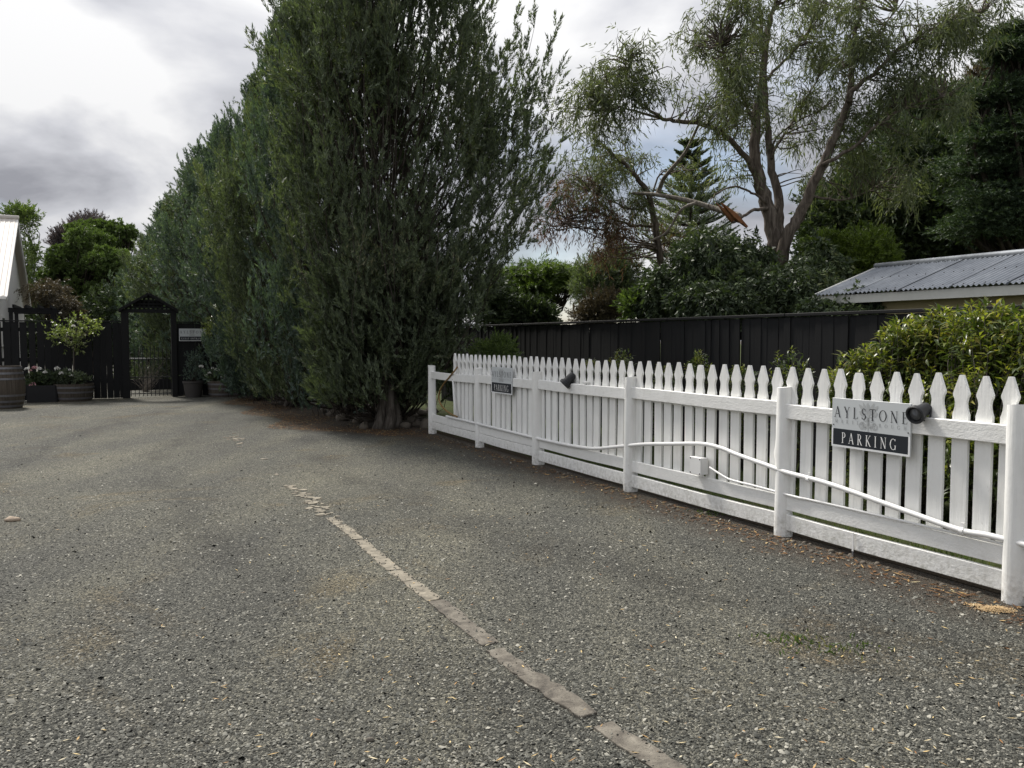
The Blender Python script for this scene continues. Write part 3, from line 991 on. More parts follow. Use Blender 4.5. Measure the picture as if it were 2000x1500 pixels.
f1 = on_plane(1804, 822, NF - 0.02)
spot_lamp('dark spot lamp overlapping the right edge of the nearest parking board', f1, -U * 0.10 - N * 0.85 + np.array([0, 0, -0.24]), 1.0)
f2 = on_plane(1116, 750, NF - 0.02)
spot_lamp('dark bell-shaped spot lamp on the rail beside the far parking board', f2, U * 0.25 - N * 0.55 + np.array([0, 0, -0.62]), 1.1)
wb = on_plane(1143, 749, NF - 0.02)
wbr = MB().box(wb + [0, 0, .012], (.10, .035, .024), AXF, .004).build('cable_gland', MAT['conduit'])
tag(wbr, 'small white block on the rail behind the far spot lamp', 'cable joint')

peg0 = on_plane(1666, 1050, NF - 0.045)
pg = thing('metal_peg', 'small grey steel peg standing against the bottom board', 'peg', peg0 * np.array([1, 1, 0]))
MB().box(peg0 + [0, 0, -.03], (.014, .006, .13), AXF, .001).build('shaft', MAT['conduit'], pg)
MB().box(peg0 + [0, 0, -.115], (.012, .005, .04), AXF, .001).build('tip', MAT['hoop_steel'], pg)

hose_px = [(903, 703), (896, 712), (889, 723), (878, 736), (866, 751), (858, 768), (858, 783), (866, 797), (880, 808), (893, 814)]
hp = [on_plane(x, y, NF - 0.05 + 0.10 * (1 if i < 2 else 0)) for i, (x, y) in enumerate(hose_px)]
hs = MB().tube(smooth_path(hp), 0.012, 8).build('garden_hose', MAT['hose_yellow'], None, True)
tag(hs, 'ochre hose looped over the far end of the picket fence', 'hose')

# ------------------------------------------------------------------ stone edging set in the gravel
ed = thing('stone_edging', 'broken line of pale flat edging stones set flush in the gravel', 'edging', ground(960, 1260))
E0 = world_origin(ed)


def edging_piece(pa, pb, w, jag, hz, ends=(0.5, 0.5)):
    a, b = ground(*pa), ground(*pb)
    d = (b - a); L = np.linalg.norm(d); d /= L
    a = a - d * .010; L += .020
    p = np.array([-d[1], d[0], 0])
    n = 12
    left, right = [], []
    for i in range(n + 1):
        t = i / n
        e_ = 1.0
        if t < .08: e_ = 1 - .12 * ends[0]
        if t > .92: e_ = 1 - .12 * ends[1]
        c = a + d * L * t
        left.append(c + p * w / 2 * e_ * (1 + random.uniform(-jag, jag) * .7))
        right.append(c - p * w / 2 * e_ * (1 + random.uniform(-jag, jag)))
    sk = random.uniform(-.012, .012)
    left[0] = left[0] + d * sk; right[0] = right[0] - d * sk
    ring = left + right[::-1]
    N_ = len(ring)
    cen = sum(ring) / N_
    V = [q + np.array([0, 0, -.03]) for q in ring] + [q + np.array([0, 0, hz - .003]) for q in ring]
    V += [q + (cen - q) / np.linalg.norm(cen - q) * .004 + np.array([0, 0, hz + random.uniform(-.0008, .0008)]) for q in ring]
    F_ = [(i, (i + 1) % N_, (i + 1) % N_ + N_, i + N_) for i in range(N_)] + [(i + N_, (i + 1) % N_ + N_, (i + 1) % N_ + 2 * N_, i + 2 * N_) for i in range(N_)]
    F_ += [(2 * N_ + i, 2 * N_ + i + 1, 2 * N_ + N_ - 2 - i, 2 * N_ + N_ - 1 - i) for i in range(n)]
    MB().add(V, F_).build('stone', MAT['edging_pale' if pb[1] < 1140 else 'edging_stone'], ed)


for pa, pb, w, jag, hz in [((1420, 1575), (1178, 1420), .108, .12, .012), ((1148, 1398), (1034, 1322), .112, .18, .016), ((1030, 1319), (968, 1272), .104, .15, .012),
                           ((957, 1258), (853, 1176), .108, .10, .011), ((848, 1172), (801, 1137), .105, .08, .009), ((798, 1134), (773, 1116), .10, .12, .007),
                           ((770, 1113), (741, 1089), .105, .08, .008), ((738, 1087), (703, 1056), .10, .12, .007), ((700, 1053), (666, 1026), .098, .15, .007), ((663, 1024), (645, 1012), .09, .3, .006)]:
    edging_piece(pa, pb, w * .93, jag * 1.5, hz * .75)
for cx, cy, n in ((626, 993, 10), (612, 981, 12), (598, 970, 10), (582, 961, 8), (568, 954, 6), (468, 866, 5), (458, 860, 8), (448, 855, 8), (640, 1005, 8), (540, 928, 2), (510, 900, 2)):
    for _ in range(n):
        c = ground(cx + random.gauss(0, 9), cy + random.gauss(0, 4))
        r = random.uniform(.018, .05)
        kk = 7
        ring = [c + np.array([math.cos(2 * math.pi * i / kk), math.sin(2 * math.pi * i / kk), 0]) * r * random.uniform(.6, 1.2) for i in range(kk)]
        V = [q + np.array([0, 0, -.01]) for q in ring] + [q + np.array([0, 0, .004 + random.uniform(0, .004)]) for q in ring]
        MB().add(V, [(i, (i + 1) % kk, (i + 1) % kk + kk, i + kk) for i in range(kk)] + [tuple(range(kk, 2 * kk))]).build('stone_fragment', MAT['edging_pale'], ed)

# ------------------------------------------------------------------ black timber fence, gate and arch at the back
SG = float(U @ ground(296, 776))
print('gate s', SG)


def on_s(px, py, s=None):
    d = ray(px, py)
    s = SG if s is None else s
    return np.array([0, 0, CAM_H]) + d * (s / float(d @ U))


AXG = np.array([N, U, [0, 0, 1.0]])             # x to the right, y away from the camera
n_gl0, n_gl1 = float(N @ on_s(238, 700)), float(N @ on_s(253, 700))
n_gr0, n_gr1 = float(N @ on_s(335, 700)), float(N @ on_s(346, 700))
TOPG = float(on_s(200, 627)[2])
print('gate fence top', TOPG, 'n', n_gl0, n_gl1, n_gr0, n_gr1)


def paling_fence(label, n0, n1, s, top, gapf, name='paling_fence', bw=0.145):
    r = thing(name, label, 'fence', sn(s, (n0 + n1) / 2))
    R0 = world_origin(r)
    x = n0
    meshes = []
    for v in range(3):
        w = bw * (0.95, 1.0, 1.04)[v]
        me = MB().box((0, 0, (top - .03) / 2), (w, .02, top - .05), None, .003).mesh('paling')
        me.materials.append(MAT['black_stain'])
        meshes.append((w, me))
    rot_ = math.atan2(N[1], N[0])
    while x < n1:
        w, me = random.choice(meshes)
        o = bpy.data.objects.new('paling', me)
        o.location = tuple(sn(s + random.uniform(-.004, .004), x + w / 2) - R0)
        o.rotation_euler = (0, random.gauss(0, .004), rot_)
        link(o, r)
        x += w + gapf(x)
    for z in (.45, 1.0, top - .22):
        MB().box(sn(s + .04, (n0 + n1) / 2, z), (n1 - n0, .045, .09), AXG).build('rail', MAT['black_stain'], r)
    MB().box(sn(s + .01, (n0 + n1) / 2, top - .012), (n1 - n0, .085, .03), AXG, .003).build('cap', MAT['black_stain'], r)
    return r


paling_fence('black timber paling fence left of the garden gate', n_gl0 - 9.0, n_gl0, SG, TOPG, lambda x: random.choice((.001, .002, .003, .009)) if x > float(N @ on_s(62, 700)) else .030)
paling_fence('short black timber fence right of the garden gate, carrying the guest sign', n_gr1, n_gr1 + 2.6, SG, TOPG, lambda x: random.choice((.004, .006, .008)))

ar = thing('gate_arch', 'black timber gate arch with a lattice gable', 'arch', sn(SG, (n_gl1 + n_gr0) / 2))
APEX = float(on_s(288, 574)[2]); EAVE = float(on_s(288, 611)[2])
for a, b in ((n_gl0, n_gl1), (n_gr0, n_gr1)):
    MB().box(sn(SG - .01, (a + b) / 2, (EAVE + .02) / 2), (b - a, .14, EAVE + .02), AXG, .006).build('post', MAT['black_stain'], ar)
nm_ = (n_gl0 + n_gr1) / 2; hw = (n_gr1 - n_gl0) / 2
MB().box(sn(SG - .01, nm_, EAVE + .045), (2 * hw + .1, .15, .09), AXG, .004).build('beam', MAT['black_stain'], ar)
for sg_ in (-1, 1):
    a = sn(SG, nm_ + sg_ * (hw + .04), EAVE + .06); b = sn(SG, nm_, APEX)
    d = b - a; L = np.linalg.norm(d); d /= L
    up = np.cross(U, d); up /= np.linalg.norm(up)
    MB().box((a + b) / 2, (L, .34, .06), np.array([d, U, up])).build('roof_board', MAT['black_stain'], ar)
rise = APEX - EAVE - .12
pitch_l = .105
for i in range(-5, 6):
    x = i * pitch_l
    h = rise * (1 - abs(x) / hw)
    if h > .05:
        MB().box(sn(SG - .03, nm_ + x, EAVE + .09 + h / 2), (.05, .02, h), AXG).build('lattice_slat', MAT['black_stain'], ar)
for j in range(4):
    z = EAVE + .14 + j * .085
    w = hw * (1 - (z - EAVE - .09) / rise) * 2
    if w > .1:
        MB().box(sn(SG - .052, nm_, z), (w, .018, .042), AXG).build('lattice_slat', MAT['black_stain'], ar)
MB().box(sn(SG + .16, nm_, EAVE + .10 + rise * .32), (hw * 1.1, .01, rise * .5), AXG).build('added_dark_backing', MAT['black_stain'], ar)  # added dark panel so the lattice gable looks darker and less see-through

gt = thing('iron_gate', 'black wrought iron bar gate under the lattice arch', 'gate', sn(SG + .05, nm_))
gz0, gz1 = .10, .98
for z in (gz0 + .0, .52, gz1):
    MB().box(sn(SG + .05, (n_gl1 + n_gr0) / 2, z), (n_gr0 - n_gl1 - .02, .02, .022), AXG).build('gate_rail', MAT['wrought_iron'], gt)
nb = 11
for i in range(nb):
    x = n_gl1 + .02 + (n_gr0 - n_gl1 - .04) * i / (nb - 1)
    MB().tube([sn(SG + .05, x, .03), sn(SG + .05, x, 1.22 + .10 * math.sin(math.pi * i / (nb - 1)))], .008, 6).build('bar', MAT['wrought_iron'], gt)

gs_bl = on_s(350, 666, SG - .05); gs_tr = on_s(402, 642, SG - .05)
make_sign('guest_sign', 'small grey guest entrance board on the black fence beside the gate', gs_bl, AXG, float((gs_tr - gs_bl) @ N), float(gs_tr[2] - gs_bl[2]), 0.36, 'GUEST ENTRANCE', False)

# ------------------------------------------------------------------ barrels, tubs and pots
def barrel(name, label, px, py, H, R, half=False, cat='barrel', loc=None):
    c = ground(px, py) if loc is None else loc
    r = thing(name, label, cat, c)
    ns = 26
    def wob(a, z):
        f = (a * ns / (2 * math.pi)) % 1
        return 1 - .012 * (1 if (f < .09 or f > .91) else 0) + .004 * math.sin(int(a * ns / 6.2832) * 2.7)
    prof = []
    if half:
        for i in range(7):
            t = i / 6
            prof.append((R * (.86 + .14 * math.sin(t * math.pi / 2)), t * H))
        prof += [(R * .94, H), (R * .94, H - .06), (0.01, H - .06)]
        hz = (.18, .52, .80)
    else:
        for i in range(13):
            t = i / 12
            prof.append((R * (.80 + .20 * math.sin(t * math.pi)), t * H))
        prof += [(R * .75, H), (R * .75, H - .035), (0.01, H - .035)]
        hz = (.06, .17, .31, .70, .83, .95)
    MB().lathe(prof, c, ns * 6, None, wob).build('staves', MAT['old_oak'], r, False)
    for t in hz:
        rr = R * ((.86 + .14 * math.sin(t * math.pi / 2)) if half else (.80 + .20 * math.sin(t * math.pi)))
        d_ = .022
        r0 = R * ((.86 + .14 * math.sin(max(0, t - d_ / H) * math.pi / 2)) if half else (.80 + .20 * math.sin(max(0, t - d_ / H) * math.pi)))
        r1 = R * ((.86 + .14 * math.sin(min(1, t + d_ / H) * math.pi / 2)) if half else (.80 + .20 * math.sin(min(1, t + d_ / H) * math.pi)))
        MB().lathe([(r0 + .001, t * H - d_), (r0 + .0055, t * H - d_), (rr + .0055, t * H), (r1 + .0055, t * H + d_), (r1 + .001, t * H + d_)], c, 48).build('hoop', MAT['hoop_steel'], r, True, 30)
    if half:
        MB().lathe([(R * .93, H - .055), (R * .5, H - .03), (0.01, H - .02)], c, 24).build('soil', MAT['soil'], r, True)
    return r


barrel('wine_barrel', 'whole oak wine barrel standing at the left edge by the black fence', 14, 797, .92, .36)
tubA = ground(145, 781); tubA = sn(SG - .46, float(N @ on_s(145, 775, SG - .46)))
tubB = sn(SG - .46, float(N @ on_s(437, 772, SG - .46)))
barrel('half_barrel_tub', 'half wine barrel planter left of the garden gate', 0, 0, .42, .44, True, 'planter', tubA)
barrel('half_barrel_tub', 'half wine barrel planter right of the gate, partly under the hedge', 0, 0, .42, .40, True, 'planter', tubB)
potc = sn(SG - .42, float(N @ on_s(378, 772, SG - .42)))
po = thing('clay_pot', 'dark round pot holding the clipped ball bush right of the gate', 'pot', potc)
MB().lathe([(.19, 0), (.22, .18), (.245, .36), (.262, .37), (.262, .42), (.238, .42), (.225, .37), (.01, .37)], potc, 28).build('pot_body', MAT['clay_pot'], po, True, 35)
boxc = sn(SG - .42, float(N @ on_s(84, 772, SG - .42)))
bx = thing('planter_box', 'square black planter box between the barrel and the half barrel', 'planter', boxc)
for sx in (-1, 1):
    MB().box(boxc + N * sx * .30 + [0, 0, .20], (.03, .60, .40), AXG, .004).build('side_board', MAT['dark_planter'], bx)
    MB().box(boxc + U * sx * .30 + [0, 0, .20], (.568, .03, .40), AXG, .004).build('end_board', MAT['dark_planter'], bx)
MB().box(boxc + [0, 0, .17], (.566, .566, .33), AXG).build('soil', MAT['soil'], bx)

# ------------------------------------------------------------------ black boundary fence behind the picket fence
NB = 7.40
TOPB = 1.80
bf = thing('boundary_fence', 'tall black timber boundary fence behind the white pickets', 'fence', sn(9, NB))
B0 = world_origin(bf)
pal = []
for w in (.096, .100, .104):
    me = MB().box((0, 0, .87), (w, .02, 1.74), None, .003).mesh('paling')
    me.materials.append(MAT['black_stain']); pal.append((w, me))
s = 19.0
rotb = math.atan2(-U[1], -U[0])
npal = 0
while s > 0.5:
    w, me = random.choice(pal)
    o = bpy.data.objects.new('paling', me)
    o.location = tuple(sn(s - w / 2, NB + (0, .005)[npal % 2] + random.uniform(0, .001), 0.02 + random.uniform(-.006, .006)) - B0)
    o.rotation_euler = (random.gauss(0, .004), random.gauss(0, .003), rotb)
    link(o, bf)
    npal += 1
    s -= w - .004
for i in range(8):
    sc_ = 18.0 - i * 2.33
    MB().box(sn(sc_, NB + .006, TOPB - .012), (2.32, .09, .036), AXF, .004).build('cap', MAT['black_stain'], bf)
for z in (.4, 1.0, 1.55):
    MB().box(sn(9.75, NB + .05, z), (18.4, .045, .09), AXF).build('rail', MAT['black_stain'], bf)

# ------------------------------------------------------------------ corrugated shed behind the boundary fence
ecl = at(1588, 577, 13.3)
s_e, n_e, z_e = float(U @ ecl), float(N @ ecl), float(ecl[2])
rdg = None
run = 1.45
z_r = float(at(1710, 522, 13.95)[2])
shed = thing('garden_shed', 'low shed with a grey corrugated iron roof behind the boundary fence', 'shed', sn(s_e - 4, n_e + 1.2))
Ls = 9.5


def corrugated(name, s0, s1, na, za, nb_, zb, parent, mat, pitch=.076, amp=.013, lift=0.0):
    n = int(abs(s1 - s0) / pitch * 8)
    V = []
    for i in range(n + 1):
        s_ = s0 + (s1 - s0) * i / n
        z = amp * math.cos(2 * math.pi * (s_ - s0) / pitch)
        V.append(sn(s_, na, za + z + lift)); V.append(sn(s_, nb_, zb + z + lift))
    F_ = [(2 * i, 2 * i + 1, 2 * i + 3, 2 * i + 2) for i in range(n)]
    return MB().add(V, F_).build(name, MAT[mat], parent, True)


nsheets = 12
for i in range(nsheets):
    a, b = s_e - Ls * i / nsheets, s_e - Ls * (i + 1) / nsheets
    corrugated('roof_sheet', a + .02, b - .02, n_e, z_e, n_e + run, z_r, shed, 'corrugated', lift=.004 * (i % 2))
corrugated('back_roof', s_e, s_e - Ls, n_e + run, z_r, n_e + 2 * run, z_e, shed, 'corrugated')
MB().tube([sn(s_e + .03, n_e + run, z_r + .012), sn(s_e - Ls, n_e + run, z_r + .012)], .055, 10).build('ridge_cap', MAT['corrugated'], shed, True)
MB().box(sn(s_e - Ls / 2, n_e + .05, z_e - .085), (Ls - .06, .025, .13), AXF, .003).build('fascia', MAT['fascia_white'], shed)
vd = sn(0, run, z_r - z_e) - sn(0, 0, 0); vl = np.linalg.norm(vd); vd = vd / vl
vu = np.cross(vd, U); vu /= np.linalg.norm(vu)
if vu[2] < 0: vu = -vu
MB().box(sn(s_e + .012, n_e, z_e) + vd * vl / 2 - vu * .055, (vl, .03, .13), np.array([vd, U, vu])).build('barge_board', MAT['fascia_white'], shed)
for i in range(10):
    MB().box(sn(s_e - Ls / 2, n_e + .30, .12 + i * .205), (Ls - .3, .03, .20), AXF, .006).build('weatherboard', MAT['cream_wall'], shed)
MB().box(sn(s_e - .2, n_e + run, 1.05), (.06, 2 * run - .6, 2.1), AXF).build('end_wall', MAT['cream_wall'], shed)
scr = MB()
for i in range(62):
    for t in (.06, .5, .94):
        c = sn(s_e - .1 - i * .152, n_e + run * t, z_e + (z_r - z_e) * t + .013)
        scr.box(c, (.012, .012, .012), AXF)
scr.build('roof_screws', MAT['roof_screw'], shed)['kind'] = 'stuff'

# ------------------------------------------------------------------ white cottage at the left
ce = at(13, 578, 26.0)
s_c, n_c, z_c = float(U @ ce), float(N @ ce), float(ce[2])
d_ = ray(35, 427)                                # apex on the gable plane n = n_c
ap = np.array([0, 0, CAM_H]) + d_ * (n_c / float(d_ @ N))
s_a, z_a = float(U @ ap), float(ap[2])
print('cottage', s_c, n_c, z_c, s_a, z_a)
cot = thing('white_cottage', 'white gabled cottage with a pale corrugated roof beyond the black fence', 'house', sn(s_a, n_c - 4))
LC = 10.0


def roof_plane(name, sa, za, sb, zb, parent, mat, x0, x1, pitch=.15, amp=.012):
    n = int((x1 - x0) / pitch * 6)
    V = []
    for i in range(n + 1):
        x = x0 + (x1 - x0) * i / n
        z = amp * max(-.4, math.cos(2 * math.pi * (x - x0) / pitch))
        V.append(sn(sa, x, za + z)); V.append(sn(sb, x, zb + z))
    return MB().add(V, [(2 * i, 2 * i + 1, 2 * i + 3, 2 * i + 2) for i in range(n)]).build(name, MAT[mat], parent, False)


s_b = 2 * s_a - s_c
roof_plane('roof', s_c, z_c, s_a, z_a, cot, 'cottage_roof', n_c - LC, n_c + .02)
roof_plane('roof', s_a, z_a, s_b, z_c, cot, 'cottage_roof', n_c - LC, n_c + .02)
MB().prism([(s_c + .25, 0), (s_b - .25, 0), (s_b - .25, z_c + .1), (s_a, z_a - .25), (s_c + .25, z_c + .1)], .12, N * (n_c - .30), np.array([U, N, [0, 0, 1.0]])).build('gable_wall', MAT['cottage_white'], cot)
for sa, sb in ((s_c, s_a), (s_b, s_a)):
    a, b = sn(sa, n_c - .01, z_c - .10), sn(sb, n_c - .01, z_a - .10)
    d2 = b - a; L2 = np.linalg.norm(d2); d2 /= L2
    up2 = np.cross(d2, N); up2 = up2 if up2[2] > 0 else -up2
    MB().box((a + b) / 2, (L2, .04, .17), np.array([d2, N, up2])).build('barge_board', MAT['cottage_white'], cot)
MB().tube([sn(s_a, n_c - LC, z_a + .02), sn(s_a, n_c + .03, z_a + .02)], .09, 10).build('ridge_cap', MAT['cottage_roof'], cot, True)
for i in range(14):
    MB().box(sn(s_c + .25, n_c - LC / 2 - .25, .11 + i * .205), (LC - .2, .04, .20), AXG, .006).build('weatherboard', MAT['cottage_white'], cot)
MB().box(sn(s_c - .05, n_c - LC / 2, z_c - .06), (LC, .10, .09), AXG, .01).build('gutter', MAT['cottage_white'], cot)
# lean-to porch in front with a door at its right end
pz = float(at(12, 593, 24.5)[2])
MB().box(sn(s_c - 1.2, n_c - LC / 2 - .15, pz), (LC - .2, 2.4, .10), AXG, .01).build('porch_roof', MAT['cottage_white'], cot)
MB().box(sn(s_c - .55, n_c - .62, pz / 2), (.12, 1.1, pz - .1), AXG).build('porch_wall', MAT['cottage_white'], cot)
wd = MB().box(sn(s_c + .9, n_c - .22, 1.75), (.05, .80, 1.0), AXG).build('window', MAT['cottage_white'], cot)
MB().box(sn(s_c + .9, n_c - .19, 1.75), (.02, .62, .84), AXG).build('pane', MAT['glass_dark'], wd)

pg_l = float(N @ on_s(16, 606, SG + 2.5)); pg_r = float(N @ on_s(112, 606, SG + 2.5))
zt_ = float(on_s(60, 606, SG + 2.5)[2])
pga = thing('pergola', 'dark timber pergola beam between the cottage and the black fence', 'pergola', sn(SG + 2.5, (pg_l + pg_r) / 2))
MB().box(sn(SG + 2.5, (pg_l + pg_r) / 2, zt_), (pg_r - pg_l, .09, .12), AXG).build('beam', MAT['black_stain'], pga)
MB().box(sn(SG + 4.0, (pg_l + pg_r) / 2, zt_), (pg_r - pg_l, .09, .12), AXG).build('beam', MAT['black_stain'], pga)
for x in (pg_l + .06, pg_r - .12):
    for s_ in (SG + 2.5, SG + 4.0):
        MB().box(sn(s_, x, zt_ / 2 - .03), (.09, .085, zt_ - .06), AXG).build('post', MAT['black_stain'], pga)
for i in range(4):
    MB().box(sn(SG + 3.25, pg_l + (pg_r - pg_l) * (i + .5) / 4, zt_ + .10), (.05, 2.1, .08), AXG).build('rafter', MAT['black_stain'], pga)
bed = thing('raised_bed', 'low weathered timber garden bed seen through the iron gate', 'garden bed', sn(SG + 4.2, nm_ + .2))
MB().box(sn(SG + 3.6, nm_ + .2, .16), (2.4, .05, .30), AXG, .006).build('front_board', MAT['dark_planter'], bed)
MB().box(sn(SG + 5.2, nm_ + .2, .16), (2.4, .05, .30), AXG, .006).build('back_board', MAT['dark_planter'], bed)
MB().box(sn(SG + 4.4, nm_ + .2, .13), (2.4, 1.54, .26), AXG).build('soil', MAT['soil'], bed)
wr = thing('white_rail_fence', 'thin white rail glimpsed through the iron gate', 'fence', sn(SG + 5.5, nm_))
MB().box(sn(SG + 5.6, nm_ + .2, .88), (3.4, .03, .05), AXG).build('rail', MAT['white_paint_rail'], wr)
for x in (-1.45, .2, 1.85):
    MB().box(sn(SG + 5.65, nm_ + x, .46), (.06, .06, .92), AXG).build('post', MAT['black_stain'], wr)

# ------------------------------------------------------------------ foliage tools
def unit(v):
    return v / (np.linalg.norm(v, axis=-1, keepdims=True) + 1e-9)


def rnd_dirs(rng, n):
    return unit(rng.normal(size=(n, 3)))


def rhombs(P, D, L, W, rng, up=None):
    """One pointed quad per leaf. P base, D direction, L and W per leaf. up biases the blade to lie flat."""
    n = len(P)
    R = rnd_dirs(rng, n)
    if up is not None:
        R = unit(R * (1 - up) + np.array([0, 0, 1.0]) * up)
    S = unit(np.cross(D, R))
    L = np.broadcast_to(np.asarray(L, float), (n,))[:, None]
    W = np.broadcast_to(np.asarray(W, float), (n,))[:, None]
    mid = P + D * L * 0.45
    V = np.stack([P, mid + S * W / 2, P + D * L, mid - S * W / 2], 1).reshape(-1, 3)
    return V, np.arange(4 * n).reshape(n, 4)


def tri_leaves(P, D, L, W, rng, up=None):
    """The same leaf as a single pointed triangle, for the small foliage of large crowns."""
    n = len(P)
    R = rnd_dirs(rng, n)
    if up is not None:
        R = unit(R * (1 - up) + np.array([0, 0, 1.0]) * up)
    S = unit(np.cross(D, R))
    L = np.broadcast_to(np.asarray(L, float), (n,))[:, None]
    W = np.broadcast_to(np.asarray(W, float), (n,))[:, None]
    V = np.stack([P + D * L * .12 + S * W / 2, P + D * L, P + D * L * .25 - S * W / 2], 1).reshape(-1, 3)
    return V, np.arange(3 * n).reshape(n, 3)


def bent_leaves(P, D, L, W, rng, droop=0.35):
    """Folded, arching leaf of four triangles for foliage seen close up."""
    n = len(P)
    L = np.broadcast_to(np.asarray(L, float), (n,))[:, None]
    W = np.broadcast_to(np.asarray(W, float), (n,))[:, None]
    Z = np.array([0, 0, 1.0])
    S = unit(np.cross(D, np.broadcast_to(Z, (n, 3)) + rng.normal(size=(n, 3)) * .25))
    Nn = unit(np.cross(S, D))
    Nn = np.where(Nn[:, 2:3] < 0, -Nn, Nn)
    mid = P + D * L * 0.5
    tip = P + D * L - Nn * L * droop * rng.uniform(.3, 1.2, (n, 1))
    V = np.stack([P, mid + S * W / 2 + Nn * W * .16, mid, mid - S * W / 2 + Nn * W * .16, tip], 1).reshape(-1, 3)
    b = np.arange(n)[:, None] * 5
    F = np.concatenate([b + np.array([[0, 2, 1]]), b + np.array([[0, 3, 2]]), b + np.array([[1, 2, 4]]), b + np.array([[2, 3, 4]])], 0)
    return V, F


def sprays(O, A, SL, nl, ll, lw, spread, rng, droop=0.0, up=None, start=0.1, leaf=tri_leaves):
    """Leaves set along short shoots. O,A (k,3); SL length (k,) -> rhombs."""
    k = len(O)
    SL = np.broadcast_to(np.asarray(SL, float), (k,))
    t = (np.arange(nl) + 0.5) / nl * (1 - start) + start
    X = unit(np.cross(A, rnd_dirs(rng, k)))
    Y = np.cross(A, X)
    ph = np.arange(nl)[None, :] * 2.4 + rng.uniform(0, 6.28, (k, 1)) + rng.normal(0, .4, (k, nl))
    P = O[:, None, :] + A[:, None, :] * (SL[:, None] * t[None, :])[..., None]
    if droop:
        P[..., 2] -= droop * SL[:, None] * t[None, :] ** 2
    sp = spread * rng.uniform(.6, 1.3, (k, nl)) * (1.1 - .5 * t[None, :])
    D = A[:, None, :] * np.cos(sp)[..., None] + (X[:, None, :] * np.cos(ph)[..., None] + Y[:, None, :] * np.sin(ph)[..., None]) * np.sin(sp)[..., None]
    P, D = P.reshape(-1, 3), unit(D.reshape(-1, 3))
    n = len(P)
    return leaf(P, D, ll * rng.uniform(.65, 1.25, n), lw * rng.uniform(.7, 1.25, n), rng, up)


def tubes_np(P, R, n=5):
    """P (K,m,3) paths, R (K,m) radii."""
    K, m, _ = P.shape
    d = unit(P[:, -1] - P[:, 0])
    ref = np.where(np.abs(d[:, 2:3]) < .9, np.array([[0, 0, 1.0]]), np.array([[1.0, 0, 0]]))
    X = unit(np.cross(ref, d)); Y = np.cross(d, X)
    a = 2 * np.pi * np.arange(n) / n
    ring = X[:, None, :] * np.cos(a)[None, :, None] + Y[:, None, :] * np.sin(a)[None, :, None]      # K,n,3
    V = P[:, :, None, :] + ring[:, None, :, :] * R[:, :, None, None]
    V = V.reshape(-1, 3)
    i, j, k_ = np.meshgrid(np.arange(K), np.arange(m - 1), np.arange(n), indexing='ij')
    b = i * m * n
    F = np.stack([b + j * n + k_, b + j * n + (k_ + 1) % n, b + (j + 1) * n + (k_ + 1) % n, b + (j + 1) * n + k_], -1).reshape(-1, 4)
    return V, F


def curve_paths(A, B, m, rng, lift=0.2, jit=0.06):
    """K curved paths from A to B (K,3)."""
    K = len(A)
    t = np.linspace(0, 1, m)[None, :, None]
    L = np.linalg.norm(B - A, axis=1)[:, None, None]
    P = A[:, None, :] * (1 - t) + B[:, None, :] * t
    off = rng.normal(size=(K, 1, 3)) * jit
    off2 = rng.normal(size=(K, 1, 3)) * jit * .6
    P = P + off * L * np.sin(np.pi * t) + off2 * L * np.sin(2 * np.pi * t)
    P[..., 2] -= (lift * L * (t * (1 - t)))[..., 0] * 1.0
    return P


def join(parts):
    V, F, n = [], {}, 0
    for v, f in parts:
        V.append(v)
        F.setdefault(f.shape[1], []).append(f + n)
        n += len(v)
    return np.concatenate(V), [np.concatenate(x) for x in F.values()]


def foliage(name, parts, mat, parent, smooth=False):
    V, F = join(parts)
    o = mesh_obj(name, np_mesh(name, V, F, smooth), MAT[mat], parent)
    return o


